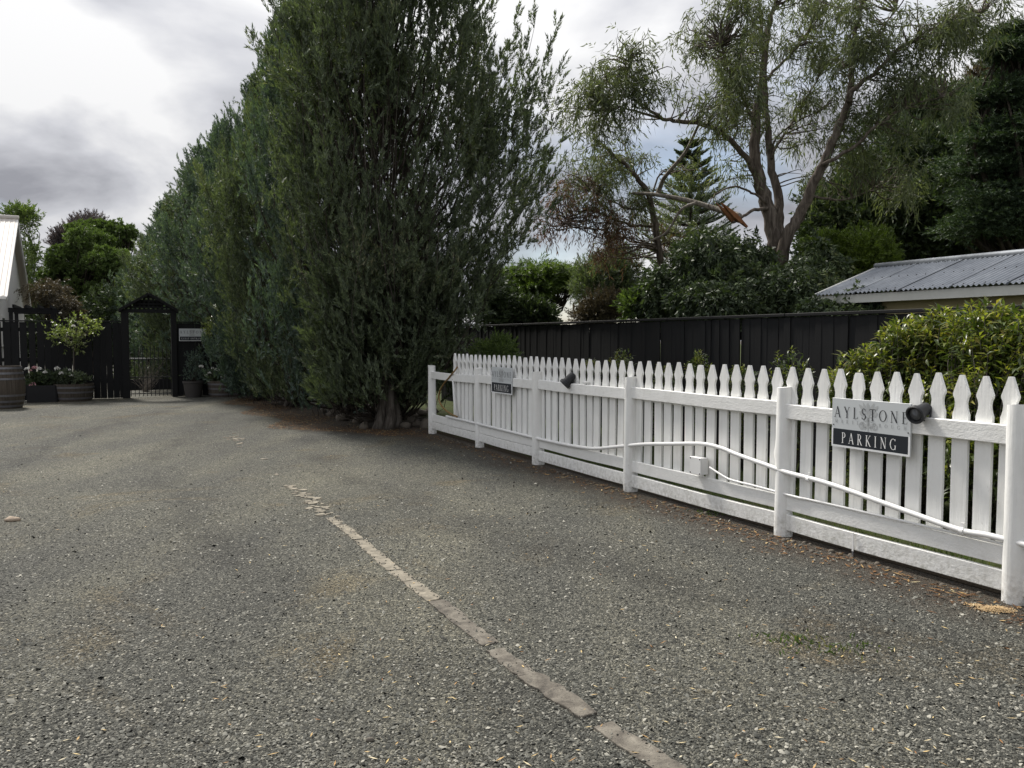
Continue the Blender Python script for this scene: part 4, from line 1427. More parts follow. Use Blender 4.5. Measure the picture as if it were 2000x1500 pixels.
# ------------------------------------------------------------------ hedge of upright feathery trees
def plume_parts(rng, H, R, n_pl, sp, nl, ll, lw, low=0.06, extra=None, squash=1.0, foot=.55, zmin=.05):
    """Leaves and limbs of an upright, many-plumed tree with its base at the origin."""
    nc = max(12, n_pl // 7)                      # plumes gather in clumps with darker hollows between
    cu, cth, cr_ = rng.uniform(low, 1, nc) ** 1.1, rng.uniform(0, 2 * np.pi, nc), rng.uniform(.80, 1.14, nc)
    ci = rng.integers(0, nc, n_pl)
    u = np.clip(cu[ci] + rng.normal(0, .045, n_pl), low, 1.0)
    th = cth[ci] + rng.normal(0, .22, n_pl)
    env = R * (foot + (1 - foot) * np.clip(u / .36, 0, 1)) * np.where(u < .42, 1, np.clip(1 - ((u - .42) / .60) ** 2.1, .02, 1))
    lump = cr_[ci] + .08 * np.sin(3 * th + 5 * u) + .07 * rng.normal(size=n_pl)
    rad = env * lump * rng.uniform(.40, 1.0, n_pl) ** .4
    tip = np.stack([rad * np.cos(th), rad * np.sin(th) * squash, u * H], 1)
    out = np.stack([np.cos(th), np.sin(th), np.zeros(n_pl)], 1)
    ax = unit(out * rng.uniform(.15, .60, (n_pl, 1)) * (1.15 - .7 * u[:, None]) + np.array([0, 0, 1.0]) + rng.normal(size=(n_pl, 3)) * .14)
    pl = rng.uniform(.55, 1.15, n_pl) * (0.75 + .25 * (1 - u))
    if extra is not None:
        tip = np.concatenate([tip, extra[0]]); ax = np.concatenate([ax, unit(extra[1])]); pl = np.concatenate([pl, extra[2]])
    K = len(tip)
    org = tip - ax * pl[:, None]
    t = rng.uniform(-.55, 1.0, (K, sp))
    O = org[:, None, :] + ax[:, None, :] * (pl[:, None] * t)[..., None] + rng.normal(size=(K, sp, 3)) * (.085 * (1.3 - t))[..., None]
    A = unit(ax[:, None, :] + rng.normal(size=(K, sp, 3)) * (.42 * (1.2 - .7 * t))[..., None] + np.array([0, 0, .15]))
    O, A = O.reshape(-1, 3), A.reshape(-1, 3)
    ok = O[:, 2] > zmin + .25 * rng.uniform(size=len(O)) ** 2
    O, A = O[ok], A[ok]
    leaves = sprays(O, A, rng.uniform(.16, .34, len(O)), nl, ll, lw, .62, rng)
    hz = np.clip(org[:, 2] - pl * rng.uniform(.8, 2.2, K), .15, None)
    A0 = np.stack([org[:, 0] * .18, org[:, 1] * .18, hz * .75], 1)
    pick = rng.uniform(size=K) < .40
    limb = curve_paths(A0[pick], org[pick], 6, rng, .25, .05)
    R0 = rng.uniform(.008, .018, pick.sum())[:, None] * np.linspace(1.4, .3, 6)[None, :]
    plm = curve_paths(org, tip, 4, rng, 0, .03)
    R1 = .006 * np.linspace(1.2, .4, 4)[None, :] * np.ones((K, 1))
    return leaves, [tubes_np(limb, R0, 5), tubes_np(plm, R1, 3)]


def twisted_trunk(rng, h, r, parent, name='trunk', mat='hedge_bark', stems=5):
    m = MB()
    for i in range(stems):
        a = 2 * math.pi * i / stems + rng.uniform(-.4, .4)
        pts, rr = [], []
        for j in range(8):
            t = j / 7
            rad = r * (1.5 * (1 - t) ** 3 + .45) + .10 * h * t * t
            ang = a + 1.5 * t
            pts.append(np.array([rad * math.cos(ang), rad * math.sin(ang), -.04 + h * t]) + rng.normal(size=3) * .012)
            rr.append(r * (.75 * (1 - t) ** 1.5 + .30))
        m.tube(pts, rr, 8)
    me = m.mesh(name, (0, 0, 0), True)
    return mesh_obj(name, me, MAT[mat], parent)


hedge_spec = [  # px, distance, height, radius
    (758, 14.3, 11.0, 1.95), (668, 16.4, 10.2, 1.90), (572, 18.5, 8.7, 1.85), (508, 20.6, 7.8, 1.72),
    (440, 23.0, 7.3, 1.95), (388, 25.5, 6.8, 2.0), (342, 28.0, 6.2, 1.9), (308, 30.5, 5.5, 1.6)]
hedge_labels = ['big feathery hedge tree with a bare grey trunk beside the end of the picket fence',
                'second hedge tree from the picket fence, dense and dark green',
                'third hedge tree from the picket fence, upright dark green plumes',
                'fourth hedge tree from the fence, overhanging the half barrel right of the gate',
                'hedge tree rising directly behind the short black fence and guest sign',
                'hedge tree rising behind the lattice gate arch',
                'second to last hedge tree, showing above the gate arch',
                'farthest and lowest hedge tree, next to the cloud-pruned tree']


def place_extra(px_list, Y0, base):
    tips, axs, ls = [], [], []
    for (x, y, fx, fy, L, dy) in px_list:
        p = at(x, y, Y0 + dy); q = at(fx, fy, Y0 + dy * .6)
        tips.append(p - base); axs.append(p - q); ls.append(L)
    return np.array(tips), np.array(axs), np.array(ls)


hedge_meshes = []
for i, (px, Y, H, R) in enumerate(hedge_spec):
    base = np.array([(px - 1000) / FPX * Y, Y, 0])
    if i == 0:
        tr_base = ground(757, 836)
    root = thing('hedge_tree', hedge_labels[i], 'tree', base, 'tall hedge trees along the drive')
    rng = np.random.default_rng(100 + i)
    if i == 0:
        ex = place_extra([(1085, 55, 1000, 330, 1.3, .3), (1098, 125, 1010, 350, 1.2, 0), (1050, 8, 985, 260, 1.4, .5), (1102, 190, 1000, 380, 1.1, -.2), (1068, 100, 1000, 300, 1.2, .2),
                          (1095, 325, 990, 480, 1.1, .2), (1088, 395, 990, 500, 1.0, -.1), (1065, 250, 985, 400, 1.2, .4), (1040, 170, 980, 350, 1.3, .1), (1050, 420, 970, 520, .9, .3),
                          (1030, 80, 975, 290, 1.3, .2), (1012, 30, 965, 240, 1.4, .3), (1020, 290, 960, 430, 1.2, -.3), (1000, 210, 950, 380, 1.2, -.4),
                          (1000, 470, 940, 560, 1.0, -.4), (985, 380, 930, 500, 1.1, -.5),
                          (1105, 260, 1010, 400, 1.0, .3), (1078, 300, 1000, 440, 1.0, .5), (1058, 350, 990, 470, 1.0, .2), (1040, 250, 980, 400, 1.1, .0), (1075, 170, 1010, 340, 1.0, .5),
                          (930, 560, 890, 640, .9, -.5)], Y, base)
        rx_ = np.random.default_rng(55)
        more = []
        for _ in range(46):
            y = rx_.uniform(-20, 640)
            xm = np.interp(y, [-20, 50, 130, 210, 330, 420, 500, 560, 640], [960, 1000, 1060, 1085, 1082, 1055, 1010, 960, 900])
            x = xm - abs(rx_.normal(0, 65)) - 5
            more.append((x, y, x - rx_.uniform(30, 90), y + rx_.uniform(130, 220), rx_.uniform(.7, 1.2), rx_.normal(0, .7)))
        for _ in range(210):                       # low skirt hiding most of the trunk
            x = rx_.uniform(600, 868); y = rx_.uniform(530, 768 if x < 700 else 756) - max(0, (x - 830) * .5) - (30 if 725 < x < 795 else 0)
            more.append((x, y, x + (760 - x) * .35, y + rx_.uniform(20, 90), rx_.uniform(.5, .8), rx_.uniform(-1.1, .4)))
        e2 = place_extra(more, Y, base)
        ex = tuple(np.concatenate([a_, b_]) for a_, b_ in zip(ex, e2))
        lv, tw = plume_parts(rng, H, R, 780, 18, 20, .086, .027, .09, ex, 1.0, .52, .30)
        crown = foliage('crown', [lv], 'hedge_leaf_olive', root)
        # bare grey twigs on the side towards the drive
        K = 34
        th = rng.uniform(-2.5, -.7, K)
        A_ = np.stack([.25 * np.cos(th), .25 * np.sin(th), rng.uniform(.8, 2.6, K)], 1)
        zz = rng.uniform(2.2, 7.6, K)
        rr = R * 1.0 * np.where(zz < 4, 1, 1 - (zz - 4) / 8)
        B_ = np.stack([rr * np.cos(th) * .98, rr * np.sin(th) * .98, zz + .9], 1)
        foliage('bare_twigs', [tubes_np(curve_paths(A_, B_, 8, rng, .55, .05), rng.uniform(.004, .008, K)[:, None] * np.linspace(1.5, .4, 8)[None, :], 4)], 'hedge_bark', root, True)
        t0 = twisted_trunk(rng, 1.7, .10, root)
        t0.location = tuple(tr_base - base)
        foliage('branches', tw, 'dark_bark', root, True)
    else:
        if i <= 3:
            lv, tw = plume_parts(rng, 9.0, 1.9, 440, 15, 18, .092, .027, .03, None, 1.0, .55 if i < 3 else .45)
            V, F = join([lv]); cm = np_mesh('crown', V, F); cm.materials.append(MAT['hedge_leaf_olive' if i == 2 else 'hedge_leaf'])
            V, F = join(tw); bm = np_mesh('branches', V, F, True); bm.materials.append(MAT['dark_bark'])
            hedge_meshes.append((cm, bm))
            cm_, bm_, turn = cm, bm, 0
        else:
            cm_, bm_ = hedge_meshes[(i - 4) % 3]
            turn = 1.3 * i
        for nm, me in (('crown', cm_), ('branches', bm_)):
            o = bpy.data.objects.new(nm, me)
            o.scale = (R / 1.9, R / 1.9, H / 9.0)
            o.rotation_euler = (0, 0, turn)
            link(o, root)
            if nm == 'crown':
                crown = o
        twisted_trunk(rng, 1.3, .085, root)
    crown['kind'] = 'stuff'

# ------------------------------------------------------------------ generic crowns
def lumps(rng, c, r, k, frac=.45, surf=.72):
    """Split one ellipsoid into k smaller ones over its surface."""
    D = rnd_dirs(rng, k)
    C = np.asarray(c) + D * np.asarray(r) * surf * rng.uniform(.55, 1.05, (k, 1))
    return [(C[i], np.asarray(r) * frac * rng.uniform(.75, 1.25)) for i in range(k)]


def blob_leaves(rng, blobs, per, sl, nl, ll, lw, style='out', spread=.8, shell=.35, up=None):
    O, A = [], []
    for (c, r) in blobs:
        D = rnd_dirs(rng, per)
        rad = rng.uniform(shell, 1.0, (per, 1)) ** .5
        P = c + D * r * rad
        if style == 'out':
            a = unit(D / r * np.min(r) + np.array([0, 0, .35]) + rng.normal(size=(per, 3)) * .35)
        elif style == 'droop':
            a = unit(D * .5 + np.array([0, 0, -1.0]) + rng.normal(size=(per, 3)) * .45)
        elif style == 'flat':
            a = unit(D * np.array([1, 1, .12]) + rng.normal(size=(per, 3)) * np.array([.3, .3, .12]))
        else:
            a = unit(np.array([0, 0, 1.0]) + D * .6 + rng.normal(size=(per, 3)) * .3)
        O.append(P); A.append(a)
    O, A = np.concatenate(O), np.concatenate(A)
    return sprays(O, A, sl * rng.uniform(.6, 1.3, len(O)), nl, ll, lw, spread, rng, droop=.25 if style == 'droop' else 0, up=up)


def tree_from_blobs(name, label, base, blobs_main, k, per, sl, nl, ll, lw, mat, style='out', trunk_r=.12, bark='dark_bark', frac=.45, group=None, seed=1, spread=.8, up=None, cat='tree', surf=.72, shell=.35):
    """blobs_main: list of (centre, radii) in world space."""
    rng = np.random.default_rng(seed)
    base = np.asarray(base, float) * np.array([1, 1, 0])
    root = thing(name, label, cat, base, group)
    sub = []
    mains = [(np.asarray(c, float) - base, np.asarray(r, float)) for c, r in blobs_main]
    for c, r in mains:
        sub += lumps(rng, c, r, k, frac, surf)
    cr_ = foliage('crown', [blob_leaves(rng, sub, per, sl, nl, ll, lw, style, spread, shell, up)], mat, root)
    cr_['kind'] = 'stuff'
    # trunk and limbs
    top = max(mains, key=lambda b: b[0][2])[0]
    m = MB()
    z0 = min(c[2] - r[2] * .6 for c, r in mains)
    fork = np.array([top[0] * .35, top[1] * .35, max(.25, z0 * .8 + .1)])
    m.tube(smooth_path([np.array([0, 0, -.05]), fork * .5 + rng.normal(size=3) * .04, fork]), list(np.linspace(trunk_r * 1.25, trunk_r * .8, 13)), 9)
    mesh_obj('trunk', m.mesh('trunk', (0, 0, 0), True), MAT[bark], root)
    C = np.array([c for c, r in sub])
    A_ = np.repeat(fork[None, :], len(C), 0)
    P1 = curve_paths(A_, C, 6, rng, .3, .07)
    foliage('branches', [tubes_np(P1, trunk_r * .28 * np.linspace(1.3, .22, 6)[None, :] * np.ones((len(C), 1)), 5)], bark, root, True)
    return root


def E(px, py, rx, ry, Y, depth=None):
    """Ellipsoid seen at (px,py) with half sizes in photo pixels, standing Y metres away."""
    k_ = Y / FPX
    return at(px, py, Y), np.array([rx * k_, (depth if depth else (rx + ry) / 2 * k_), ry * k_])


def basep(px, Y):
    return np.array([(px - 1000) / FPX * Y, Y, 0])


# left background
tree_from_blobs('cloud_pruned_tree', 'bright green cloud-pruned tree with rounded pads left of the gate', basep(190, 34), [E(178, 480, 48, 40, 33), E(128, 512, 36, 32, 32.5), E(212, 515, 46, 30, 32), E(232, 460, 34, 26, 34.5), E(180, 448, 46, 16, 34.5), E(195, 560, 62, 45, 32.5), E(110, 560, 30, 36, 33)],
                90, 20, .09, 12, .085, .042, 'topiary_leaf', 'out', .16, frac=.15, seed=11, surf=.98, spread=1.0, shell=.3)
tree_from_blobs('purple_tree', 'dull purple-leaved tree showing behind the cloud-pruned tree', basep(170, 38), [E(168, 450, 28, 26, 38), E(130, 478, 24, 24, 38)], 14, 26, .5, 20, .13, .045, 'purple_leaf', 'up', .15, seed=12)
tree_from_blobs('young_ash_tree', 'light green open tree behind the white cottage roof', basep(45, 36), [E(28, 420, 20, 14, 36), E(50, 432, 14, 22, 36), E(60, 500, 18, 34, 35.5), E(66, 560, 18, 40, 35)], 9, 12, .4, 12, .16, .07, 'mid_leaf', 'out', .12, seed=13)
tree_from_blobs('russet_shrub', 'russet brown shrub above the black fence beside the cottage', basep(100, 29), [E(95, 575, 42, 34, 29), E(130, 600, 26, 26, 28.5)], 16, 34, .3, 14, .11, .03, 'russet_leaf', 'droop', .07, seed=14)
tree_from_blobs('garden_hedge_shrub', 'dark leafy garden shrub filling the view beyond the iron gate', basep(240, 31), [E(235, 610, 70, 60, 30.5), E(170, 640, 70, 45, 31), E(275, 690, 45, 50, 29.5)], 18, 44, .3, 16, .12, .05, 'dark_leaf', 'out', .1, seed=15)
rng = np.random.default_rng(16)
bel = []
for i in range(26):
    bel.append((at(-160 + i * 24, 612 + rng.uniform(-12, 12), 52 + rng.uniform(-3, 3)), np.array([1.6, 1.5, 1.6])))
    bel.append((at(-160 + i * 24, 655 + rng.uniform(-6, 6), 52 + rng.uniform(-3, 3)), np.array([1.6, 1.5, 1.4])))
tag(foliage('far_wood', [blob_leaves(rng, bel, 150, .5, 10, .30, .14, 'out')], 'dark_leaf', None), 'dark belt of far trees closing the view beyond the garden gate', 'trees', kind='stuff')
# right background, from left to right
tree_from_blobs('feathery_green_tree', 'fresh green layered tree above the far end of the boundary fence', basep(1075, 24), [E(1070, 535, 62, 26, 24), E(1040, 560, 45, 24, 23.5), E(1120, 550, 40, 24, 24.5), E(1005, 545, 26, 26, 24)], 18, 46, .35, 16, .13, .035, 'mid_leaf', 'flat', .12, seed=21, up=.5)
tree_from_blobs('olive_tree', 'olive green bushy tree right of the layered green tree', basep(1180, 22), [E(1165, 555, 48, 42, 22), E(1200, 530, 50, 48, 22.5), E(1225, 580, 40, 36, 22)], 18, 40, .32, 16, .10, .028, 'hedge_leaf_olive', 'out', .10, seed=22)
tree_from_blobs('ivy_shrub', 'dark ivy-like shrub between the hedge and the boundary fence', basep(1000, 20), [E(1000, 610, 40, 34, 20), E(965, 590, 30, 50, 19.5), E(1050, 620, 40, 26, 20)], 14, 34, .25, 14, .10, .055, 'dark_leaf', 'out', .07, seed=23)
tree_from_blobs('brown_shrub', 'brownish small-leaved shrub just above the boundary fence', basep(1180, 17.5), [E(1185, 602, 42, 34, 17.5), E(1150, 615, 32, 22, 17.5)], 16, 40, .2, 14, .06, .022, 'russet_leaf', 'out', .06, seed=24)
tree_from_blobs('light_green_shrub', 'light green shrub leaning over the boundary fence', basep(1265, 16.5), [E(1255, 600, 42, 32, 16.5), E(1290, 590, 30, 40, 16.8)], 16, 36, .2, 12, .08, .045, 'mid_leaf', 'out', .06, seed=25)
tree_from_blobs('glossy_dark_tree', 'glossy dark evergreen under the gum tree', basep(1400, 16.5), [E(1370, 510, 75, 70, 16.5), E(1440, 500, 70, 65, 17), E(1310, 560, 60, 55, 16.2), E(1480, 560, 80, 60, 16.2), E(1390, 585, 90, 45, 15.6), E(1560, 570, 60, 60, 15.8), E(1590, 530, 50, 60, 16.6)],
                22, 42, .30, 13, .12, .052, 'dark_leaf', 'droop', .14, seed=26)
tree_from_blobs('rounded_lime_bush', 'rounded yellow-green bush left of the shed roof', basep(1665, 17), [E(1665, 495, 72, 48, 17), E(1620, 500, 50, 44, 17.2), E(1700, 520, 45, 40, 16.8)], 24, 56, .2, 16, .075, .022, 'lime_leaf', 'out', .10, seed=27)
tree_from_blobs('dark_broadleaf_tree', 'huge dark broadleaf tree behind the shed', basep(1800, 24), [E(1680, 420, 100, 70, 24), E(1790, 440, 110, 90, 23.5), E(1900, 430, 110, 100, 23), E(1740, 330, 100, 90, 25), E(1850, 330, 110, 100, 24.5), E(1810, 250, 90, 70, 26), E(1960, 480, 90, 80, 22.5), E(1620, 440, 50, 60, 25), E(1900, 230, 60, 50, 26)],
                26, 62, .42, 13, .17, .075, 'dark_leaf', 'out', .35, seed=28)
tree_from_blobs('brown_topped_tree', 'bronze-tinged tree crown rising above the dark broadleaf tree', basep(1860, 30), [E(1840, 220, 60, 50, 29), E(1790, 260, 55, 50, 29.5), E(1930, 170, 36, 40, 30)], 16, 40, .4, 13, .16, .06, 'russet_leaf', 'out', .2, seed=29)
tree_from_blobs('tall_cedar', 'tall dark cedar with flat layered boughs at the right edge', basep(2010, 19), [E(1960, 190, 85, 34, 19), E(1985, 260, 110, 34, 18.6), E(1950, 320, 100, 30, 18.8), E(1990, 385, 120, 34, 18.5), E(1960, 440, 110, 30, 18.5), E(2010, 130, 50, 40, 19.5), E(2000, 70, 60, 22, 19), E(2080, 250, 90, 90, 20), E(2080, 400, 90, 90, 20), E(1985, 100, 50, 14, 18.6)],
                26, 48, .34, 18, .09, .028, 'cedar_leaf', 'flat', .28, seed=30, up=.45)
tree_from_blobs('shed_vine', 'dark leafy creeper hanging over the low end of the shed roof', basep(1650, 12.6), [E(1640, 600, 48, 18, 12.9), E(1700, 598, 40, 14, 12.6), E(1595, 595, 30, 18, 13.0), E(1675, 570, 10, 14, 12.8)], 16, 22, .16, 8, .075, .05, 'dark_leaf', 'droop', .05, seed=31, cat='creeper')
tree_from_blobs('overhanging_bough', 'dark bough dipping over the right end of the shed ridge', basep(1990, 13.2), [E(1985, 510, 26, 16, 13.2), E(2010, 540, 22, 26, 13.0)], 10, 18, .16, 10, .08, .03, 'dark_leaf', 'droop', .05, seed=32)

# Norfolk pine far behind
def norfolk():
    base = basep(1345, 42)
    r = thing('norfolk_pine', 'distant tiered pine with upturned branches behind the gum tree', 'tree', base)
    top = float(at(1345, 280, 42)[2])
    rng = np.random.default_rng(41)
    m = MB(); m.tube([(0, 0, 0), (0, 0, top * .5), (0, 0, top - .3)], [.28, .18, .03], 8)
    mesh_obj('trunk', m.mesh('trunk', (0, 0, 0), True), MAT['dark_bark'], r)
    O, A, paths = [], [], []
    z = top - .2
    L = .25
    while z > 2.2:
        nb_ = 7
        a0 = rng.uniform(0, 6)
        for i in range(nb_):
            a = a0 + 2 * math.pi * i / nb_
            d = np.array([math.cos(a), math.sin(a), 0])
            pts = np.array([d * L * t + np.array([0, 0, z + .42 * L * t * t - .12 * L * t]) for t in np.linspace(0, 1, 6)])
            paths.append(pts)
            for t in np.linspace(.15, 1, 16):
                p = d * L * t + np.array([0, 0, z + .42 * L * t * t - .12 * L * t])
                side = np.array([-d[1], d[0], 0])
                for sg_ in (-1, 1):
                    O.append(p); A.append(d * .6 + side * sg_ * .8 + np.array([0, 0, .55]))
        z -= .52 + .03 * L
        L = min(2.2, L + .24)
    O, A = np.array(O), unit(np.array(A))
    c = foliage('crown', [sprays(O, A, .5, 14, .16, .06, .5, rng)], 'hedge_leaf_olive', r)
    c['kind'] = 'stuff'
    P = np.array(paths)
    foliage('branches', [tubes_np(P, np.linspace(.05, .015, 6)[None, :] * np.ones((len(P), 1)), 4)], 'dark_bark', r, True)


norfolk()

# ------------------------------------------------------------------ the two gum trees, limb by limb
def gum(name, label, base, limbs, twigs_px, clusters, mat, bark, seed, leafL, leafW, extra=None):
    rng = np.random.default_rng(seed)
    base = np.asarray(base, float)
    root = thing(name, label, 'tree', base, None)
    skel = []
    tr = MB(); br = MB()
    for j, (pts, w0, w1, Y0, Y1) in enumerate(limbs):
        n = len(pts)
        P = [at(x, y, Y0 + (Y1 - Y0) * i / (n - 1)) - base for i, (x, y) in enumerate(pts)]
        S = smooth_path(P, 5)
        S = [p + rng.normal(size=3) * .012 for p in S]
        k_ = Y0 / FPX
        R = list(np.linspace(w0 / 2 * k_, w1 / 2 * k_ * .85, len(S)) * (.82 if j == 0 else .66))
        (tr if j == 0 else br).tube(S, R, 10 if w0 > 14 else 7)
        skel += S
    mesh_obj('trunk', tr.mesh('trunk', (0, 0, 0), True), MAT[bark], root)
    mesh_obj('limbs', br.mesh('limbs', (0, 0, 0), True), MAT[bark], root)
    skel = np.array(skel)
    C = []
    for (px, py, rx, ry, Y, dep, n) in clusters:
        n = int(n * .56)
        nt = max(3, n // 6)
        D = rnd_dirs(rng, nt) * rng.uniform(.08, 1, (nt, 1)) ** (1 / 2.2)
        k_ = Y / FPX
        tuft = at(px, py, Y) - base + D * np.array([rx * k_, dep, ry * k_])
        C.append(tuft[rng.integers(0, nt, n)] + rng.normal(size=(n, 3)) * np.array([.17, .17, .13]))
    C = np.concatenate(C)
    # bend each cluster's twig from the nearest limb point that lies a little below it
    d2 = ((C[:, None, :] - skel[None, :, :]) ** 2).sum(-1) + np.where(skel[None, :, 2] > C[:, None, 2] + .1, 3.0, 0)
    near = skel[np.argmin(d2, 1)]
    # two-stage twigs: group clusters on shared side branches
    P = curve_paths(near, C, 7, rng, -.25, .09)
    ln = np.linalg.norm(C - near, axis=1)[:, None]
    tw = tubes_np(P, np.clip(.006 + .006 * ln, .006, .022) * np.linspace(1.5, .3, 7)[None, :], 4)
    foliage('twigs', [tw], bark, root, True)
    # every cluster: a few hanging shoots
    sh = 5
    O = np.repeat(C, sh, 0) + rng.normal(size=(len(C) * sh, 3)) * .07
    A = unit(rng.normal(size=(len(O), 3)) * .75 + np.array([0, 0, -.25]))
    lv = sprays(O, A, rng.uniform(.18, .42, len(O)), 9, leafL, leafW, .75, rng, droop=.75, leaf=rhombs)
    V, F = lv
    # leaves hang: pull tips down
    V = V.reshape(-1, 4, 3)
    hang = rng.uniform(.15, .75, (len(V), 1)) * leafL
    V[:, 2, 2] -= hang[:, 0]; V[:, 1, 2] -= hang[:, 0] * .4; V[:, 3, 2] -= hang[:, 0] * .4
    if extra is None:
        c = foliage('crown', [(V.reshape(-1, 3), F)], mat, root)
        c['kind'] = 'stuff'
    else:
        k_ = np.repeat(C[:, 2] * .9 + C[:, 0] * .35, sh * 9)          # dry foliage low on the left, green above
        dry = k_ < extra + np.repeat(rng.normal(0, .35, len(C)), sh * 9)
        for sel, mt in ((dry, mat), (~dry, 'gum_leaf')):
            Vs = V[sel]
            c = foliage('crown', [(Vs.reshape(-1, 3), np.arange(4 * len(Vs)).reshape(-1, 4))], mt, root)
            c['kind'] = 'stuff'
    return root, base, rng


YG = 17.5
limbsA = [
    ([(1528, 664), (1524, 600), (1519, 540), (1513, 470), (1502, 412), (1486, 360), (1474, 308), (1477, 236), (1488, 165), (1497, 82), (1507, 30), (1528, -30)], 48, 9, YG, YG + .4),
    ([(1519, 520), (1522, 440), (1517, 374), (1504, 308), (1497, 231), (1496, 190), (1486, 44), (1480, -30)], 34, 6, YG + .1, YG + 1.2),
    ([(1522, 530), (1536, 465), (1560, 423), (1587, 363), (1615, 308), (1637, 253), (1659, 192), (1663, 137), (1668, 71), (1683, 16), (1690, -30)], 38, 7, YG - .1, YG - 1.2),
    ([(1655, 198), (1672, 170), (1714, 137), (1758, 95), (1835, 52), (1917, 22)], 17, 5, YG - .9, YG - 2.0),
    ([(1606, 322), (1670, 286), (1714, 246), (1780, 204), (1840, 190)], 12, 4, YG - .6, YG - 1.8),
    ([(1480, 345), (1452, 303), (1428, 275), (1395, 251), (1356, 240), (1307, 234), (1280, 223), (1252, 206), (1226, 183)], 19, 6, YG + .2, YG - 1.4),
    ([(1300, 233), (1260, 222), (1220, 212), (1190, 211)], 9, 4, YG - .8, YG - 1.6),
    ([(1270, 217), (1245, 190), (1235, 160), (1230, 120)], 7, 3, YG - 1.1, YG - 1.5),
    ([(1500, 407), (1470, 412), (1448, 425), (1432, 436)], 11, 8, YG, YG - .7),
    ([(1496, 395), (1462, 372), (1428, 366), (1398, 380), (1382, 402)], 8, 3, YG, YG - .8),
    ([(1476, 250), (1450, 190), (1425, 150), (1410, 90)], 10, 4, YG + .2, YG - .8),
    ([(1490, 160), (1540, 110), (1580, 60), (1620, 10)], 10, 4, YG + .3, YG + 1.2),
    ([(1504, 308), (1540, 250), (1570, 200), (1600, 150)], 9, 4, YG + .4, YG + 1.5),
    ([(1510, 300), (1515, 270), (1560, 235), (1590, 225)], 7, 3, YG + .5, YG + 1.0),
    ([(1580, 380), (1640, 392), (1700, 372), (1740, 350)], 9, 3, YG - .3, YG + .6),
    ([(1664, 130), (1720, 60), (1750, 20)], 9, 4, YG - 1.1, YG - .4),
    ([(1486, 60), (1455, 30), (1430, 0)], 7, 3, YG + .9, YG + .4),
]
clA = [(1430, 60, 85, 65, 17.0, 1.0, 105), (1400, 30, 50, 40, 17.0, .8, 45), (1425, 175, 88, 62, 16.8, 1.0, 120), (1475, 120, 60, 80, 17.8, 1.0, 75), (1385, 225, 40, 40, 16.6, .6, 32), (1480, 215, 70, 55, 18.2, 1.0, 70),
       (1560, 40, 105, 62, 18.4, 1.2, 130), (1600, 130, 85, 75, 18.3, 1.2, 110), (1700, 45, 95, 60, 16.8, 1.2, 125), (1720, 130, 95, 65, 16.4, 1.2, 120), (1820, 50, 95, 55, 16.0, 1.1, 120), (1905, 50, 65, 60, 15.8, .9, 75),
       (1800, 130, 85, 48, 16.0, 1.0, 80), (1550, 230, 70, 60, 18.4, .9, 55), (1650, 230, 60, 45, 17.2, .9, 48), (1760, 215, 75, 38, 16.2, .8, 55), (1440, 320, 26, 50, 17.6, .6, 20), (1580, 310, 50, 46, 18.2, .8, 26), (1730, 330, 80, 45, 17.8, 1.0, 60), (1690, 300, 60, 40, 17.4, .8, 40), (1850, 190, 45, 28, 15.8, .6, 25), (1500, -20, 120, 40, 17.8, 1.2, 70), (1650, -30, 150, 40, 17.2, 1.2, 80),
       (1215, 120, 60, 48, 16.2, .8, 90), (1170, 185, 48, 55, 16.0, .7, 70), (1245, 165, 55, 46, 16.2, .7, 60), (1135, 225, 30, 55, 16.0, .5, 36), (1195, 245, 60, 34, 16.2, .7, 42)]
gum('gum_tree', 'tall open gum tree with pale forking limbs behind the boundary fence', basep(1528, YG), limbsA, [], clA, 'gum_leaf', 'gum_bark', 51, .125, .023)
YB = 19.5
limbsB = [
    ([(1297, 664), (1295, 560), (1291, 515), (1281, 451), (1268, 385), (1246, 350), (1224, 324), (1190, 295), (1160, 272)], 21, 5, YB, YB - 1.0),
    ([(1278, 440), (1230, 440), (1190, 425), (1150, 412), (1110, 425), (1090, 450)], 9, 3, YB, YB - 1.2),
    ([(1284, 480), (1230, 470), (1180, 450), (1140, 445)], 7, 3, YB, YB + .8),
    ([(1268, 385), (1250, 410), (1200, 395), (1150, 370)], 7, 3, YB, YB - .8),
    ([(1260, 372), (1225, 300), (1215, 270)], 6, 3, YB - .1, YB + .6),
    ([(1270, 395), (1290, 340), (1330, 335), (1370, 330)], 6, 3, YB, YB + .6),
    ([(1284, 462), (1320, 455), (1350, 470)], 7, 3, YB, YB + .5),
]
clB = [(1150, 340, 62, 50, 19, .9, 95), (1115, 390, 52, 50, 18.8, .8, 75), (1195, 380, 65, 48, 19, .9, 95), (1205, 320, 55, 38, 19.2, .8, 45), (1165, 425, 60, 34, 18.8, .8, 55), (1085, 440, 30, 40, 18.6, .5, 28), (1245, 410, 40, 34, 19.4, .7, 34),
       (1200, 465, 48, 40, 19, .7, 55), (1250, 330, 38, 40, 19.4, .7, 26), (1330, 350, 40, 34, 19.8, .7, 26), (1320, 420, 45, 40, 19.8, .7, 34), (1340, 470, 36, 30, 19.6, .6, 26)]
rootB, baseB, rngB = gum('browning_gum_tree', 'smaller gum tree with dry brown foliage left of the tall gum', basep(1297, YB), limbsB, [], clB, 'gum_leaf_brown', 'gum_bark', 52, .12, .022, 3.6)
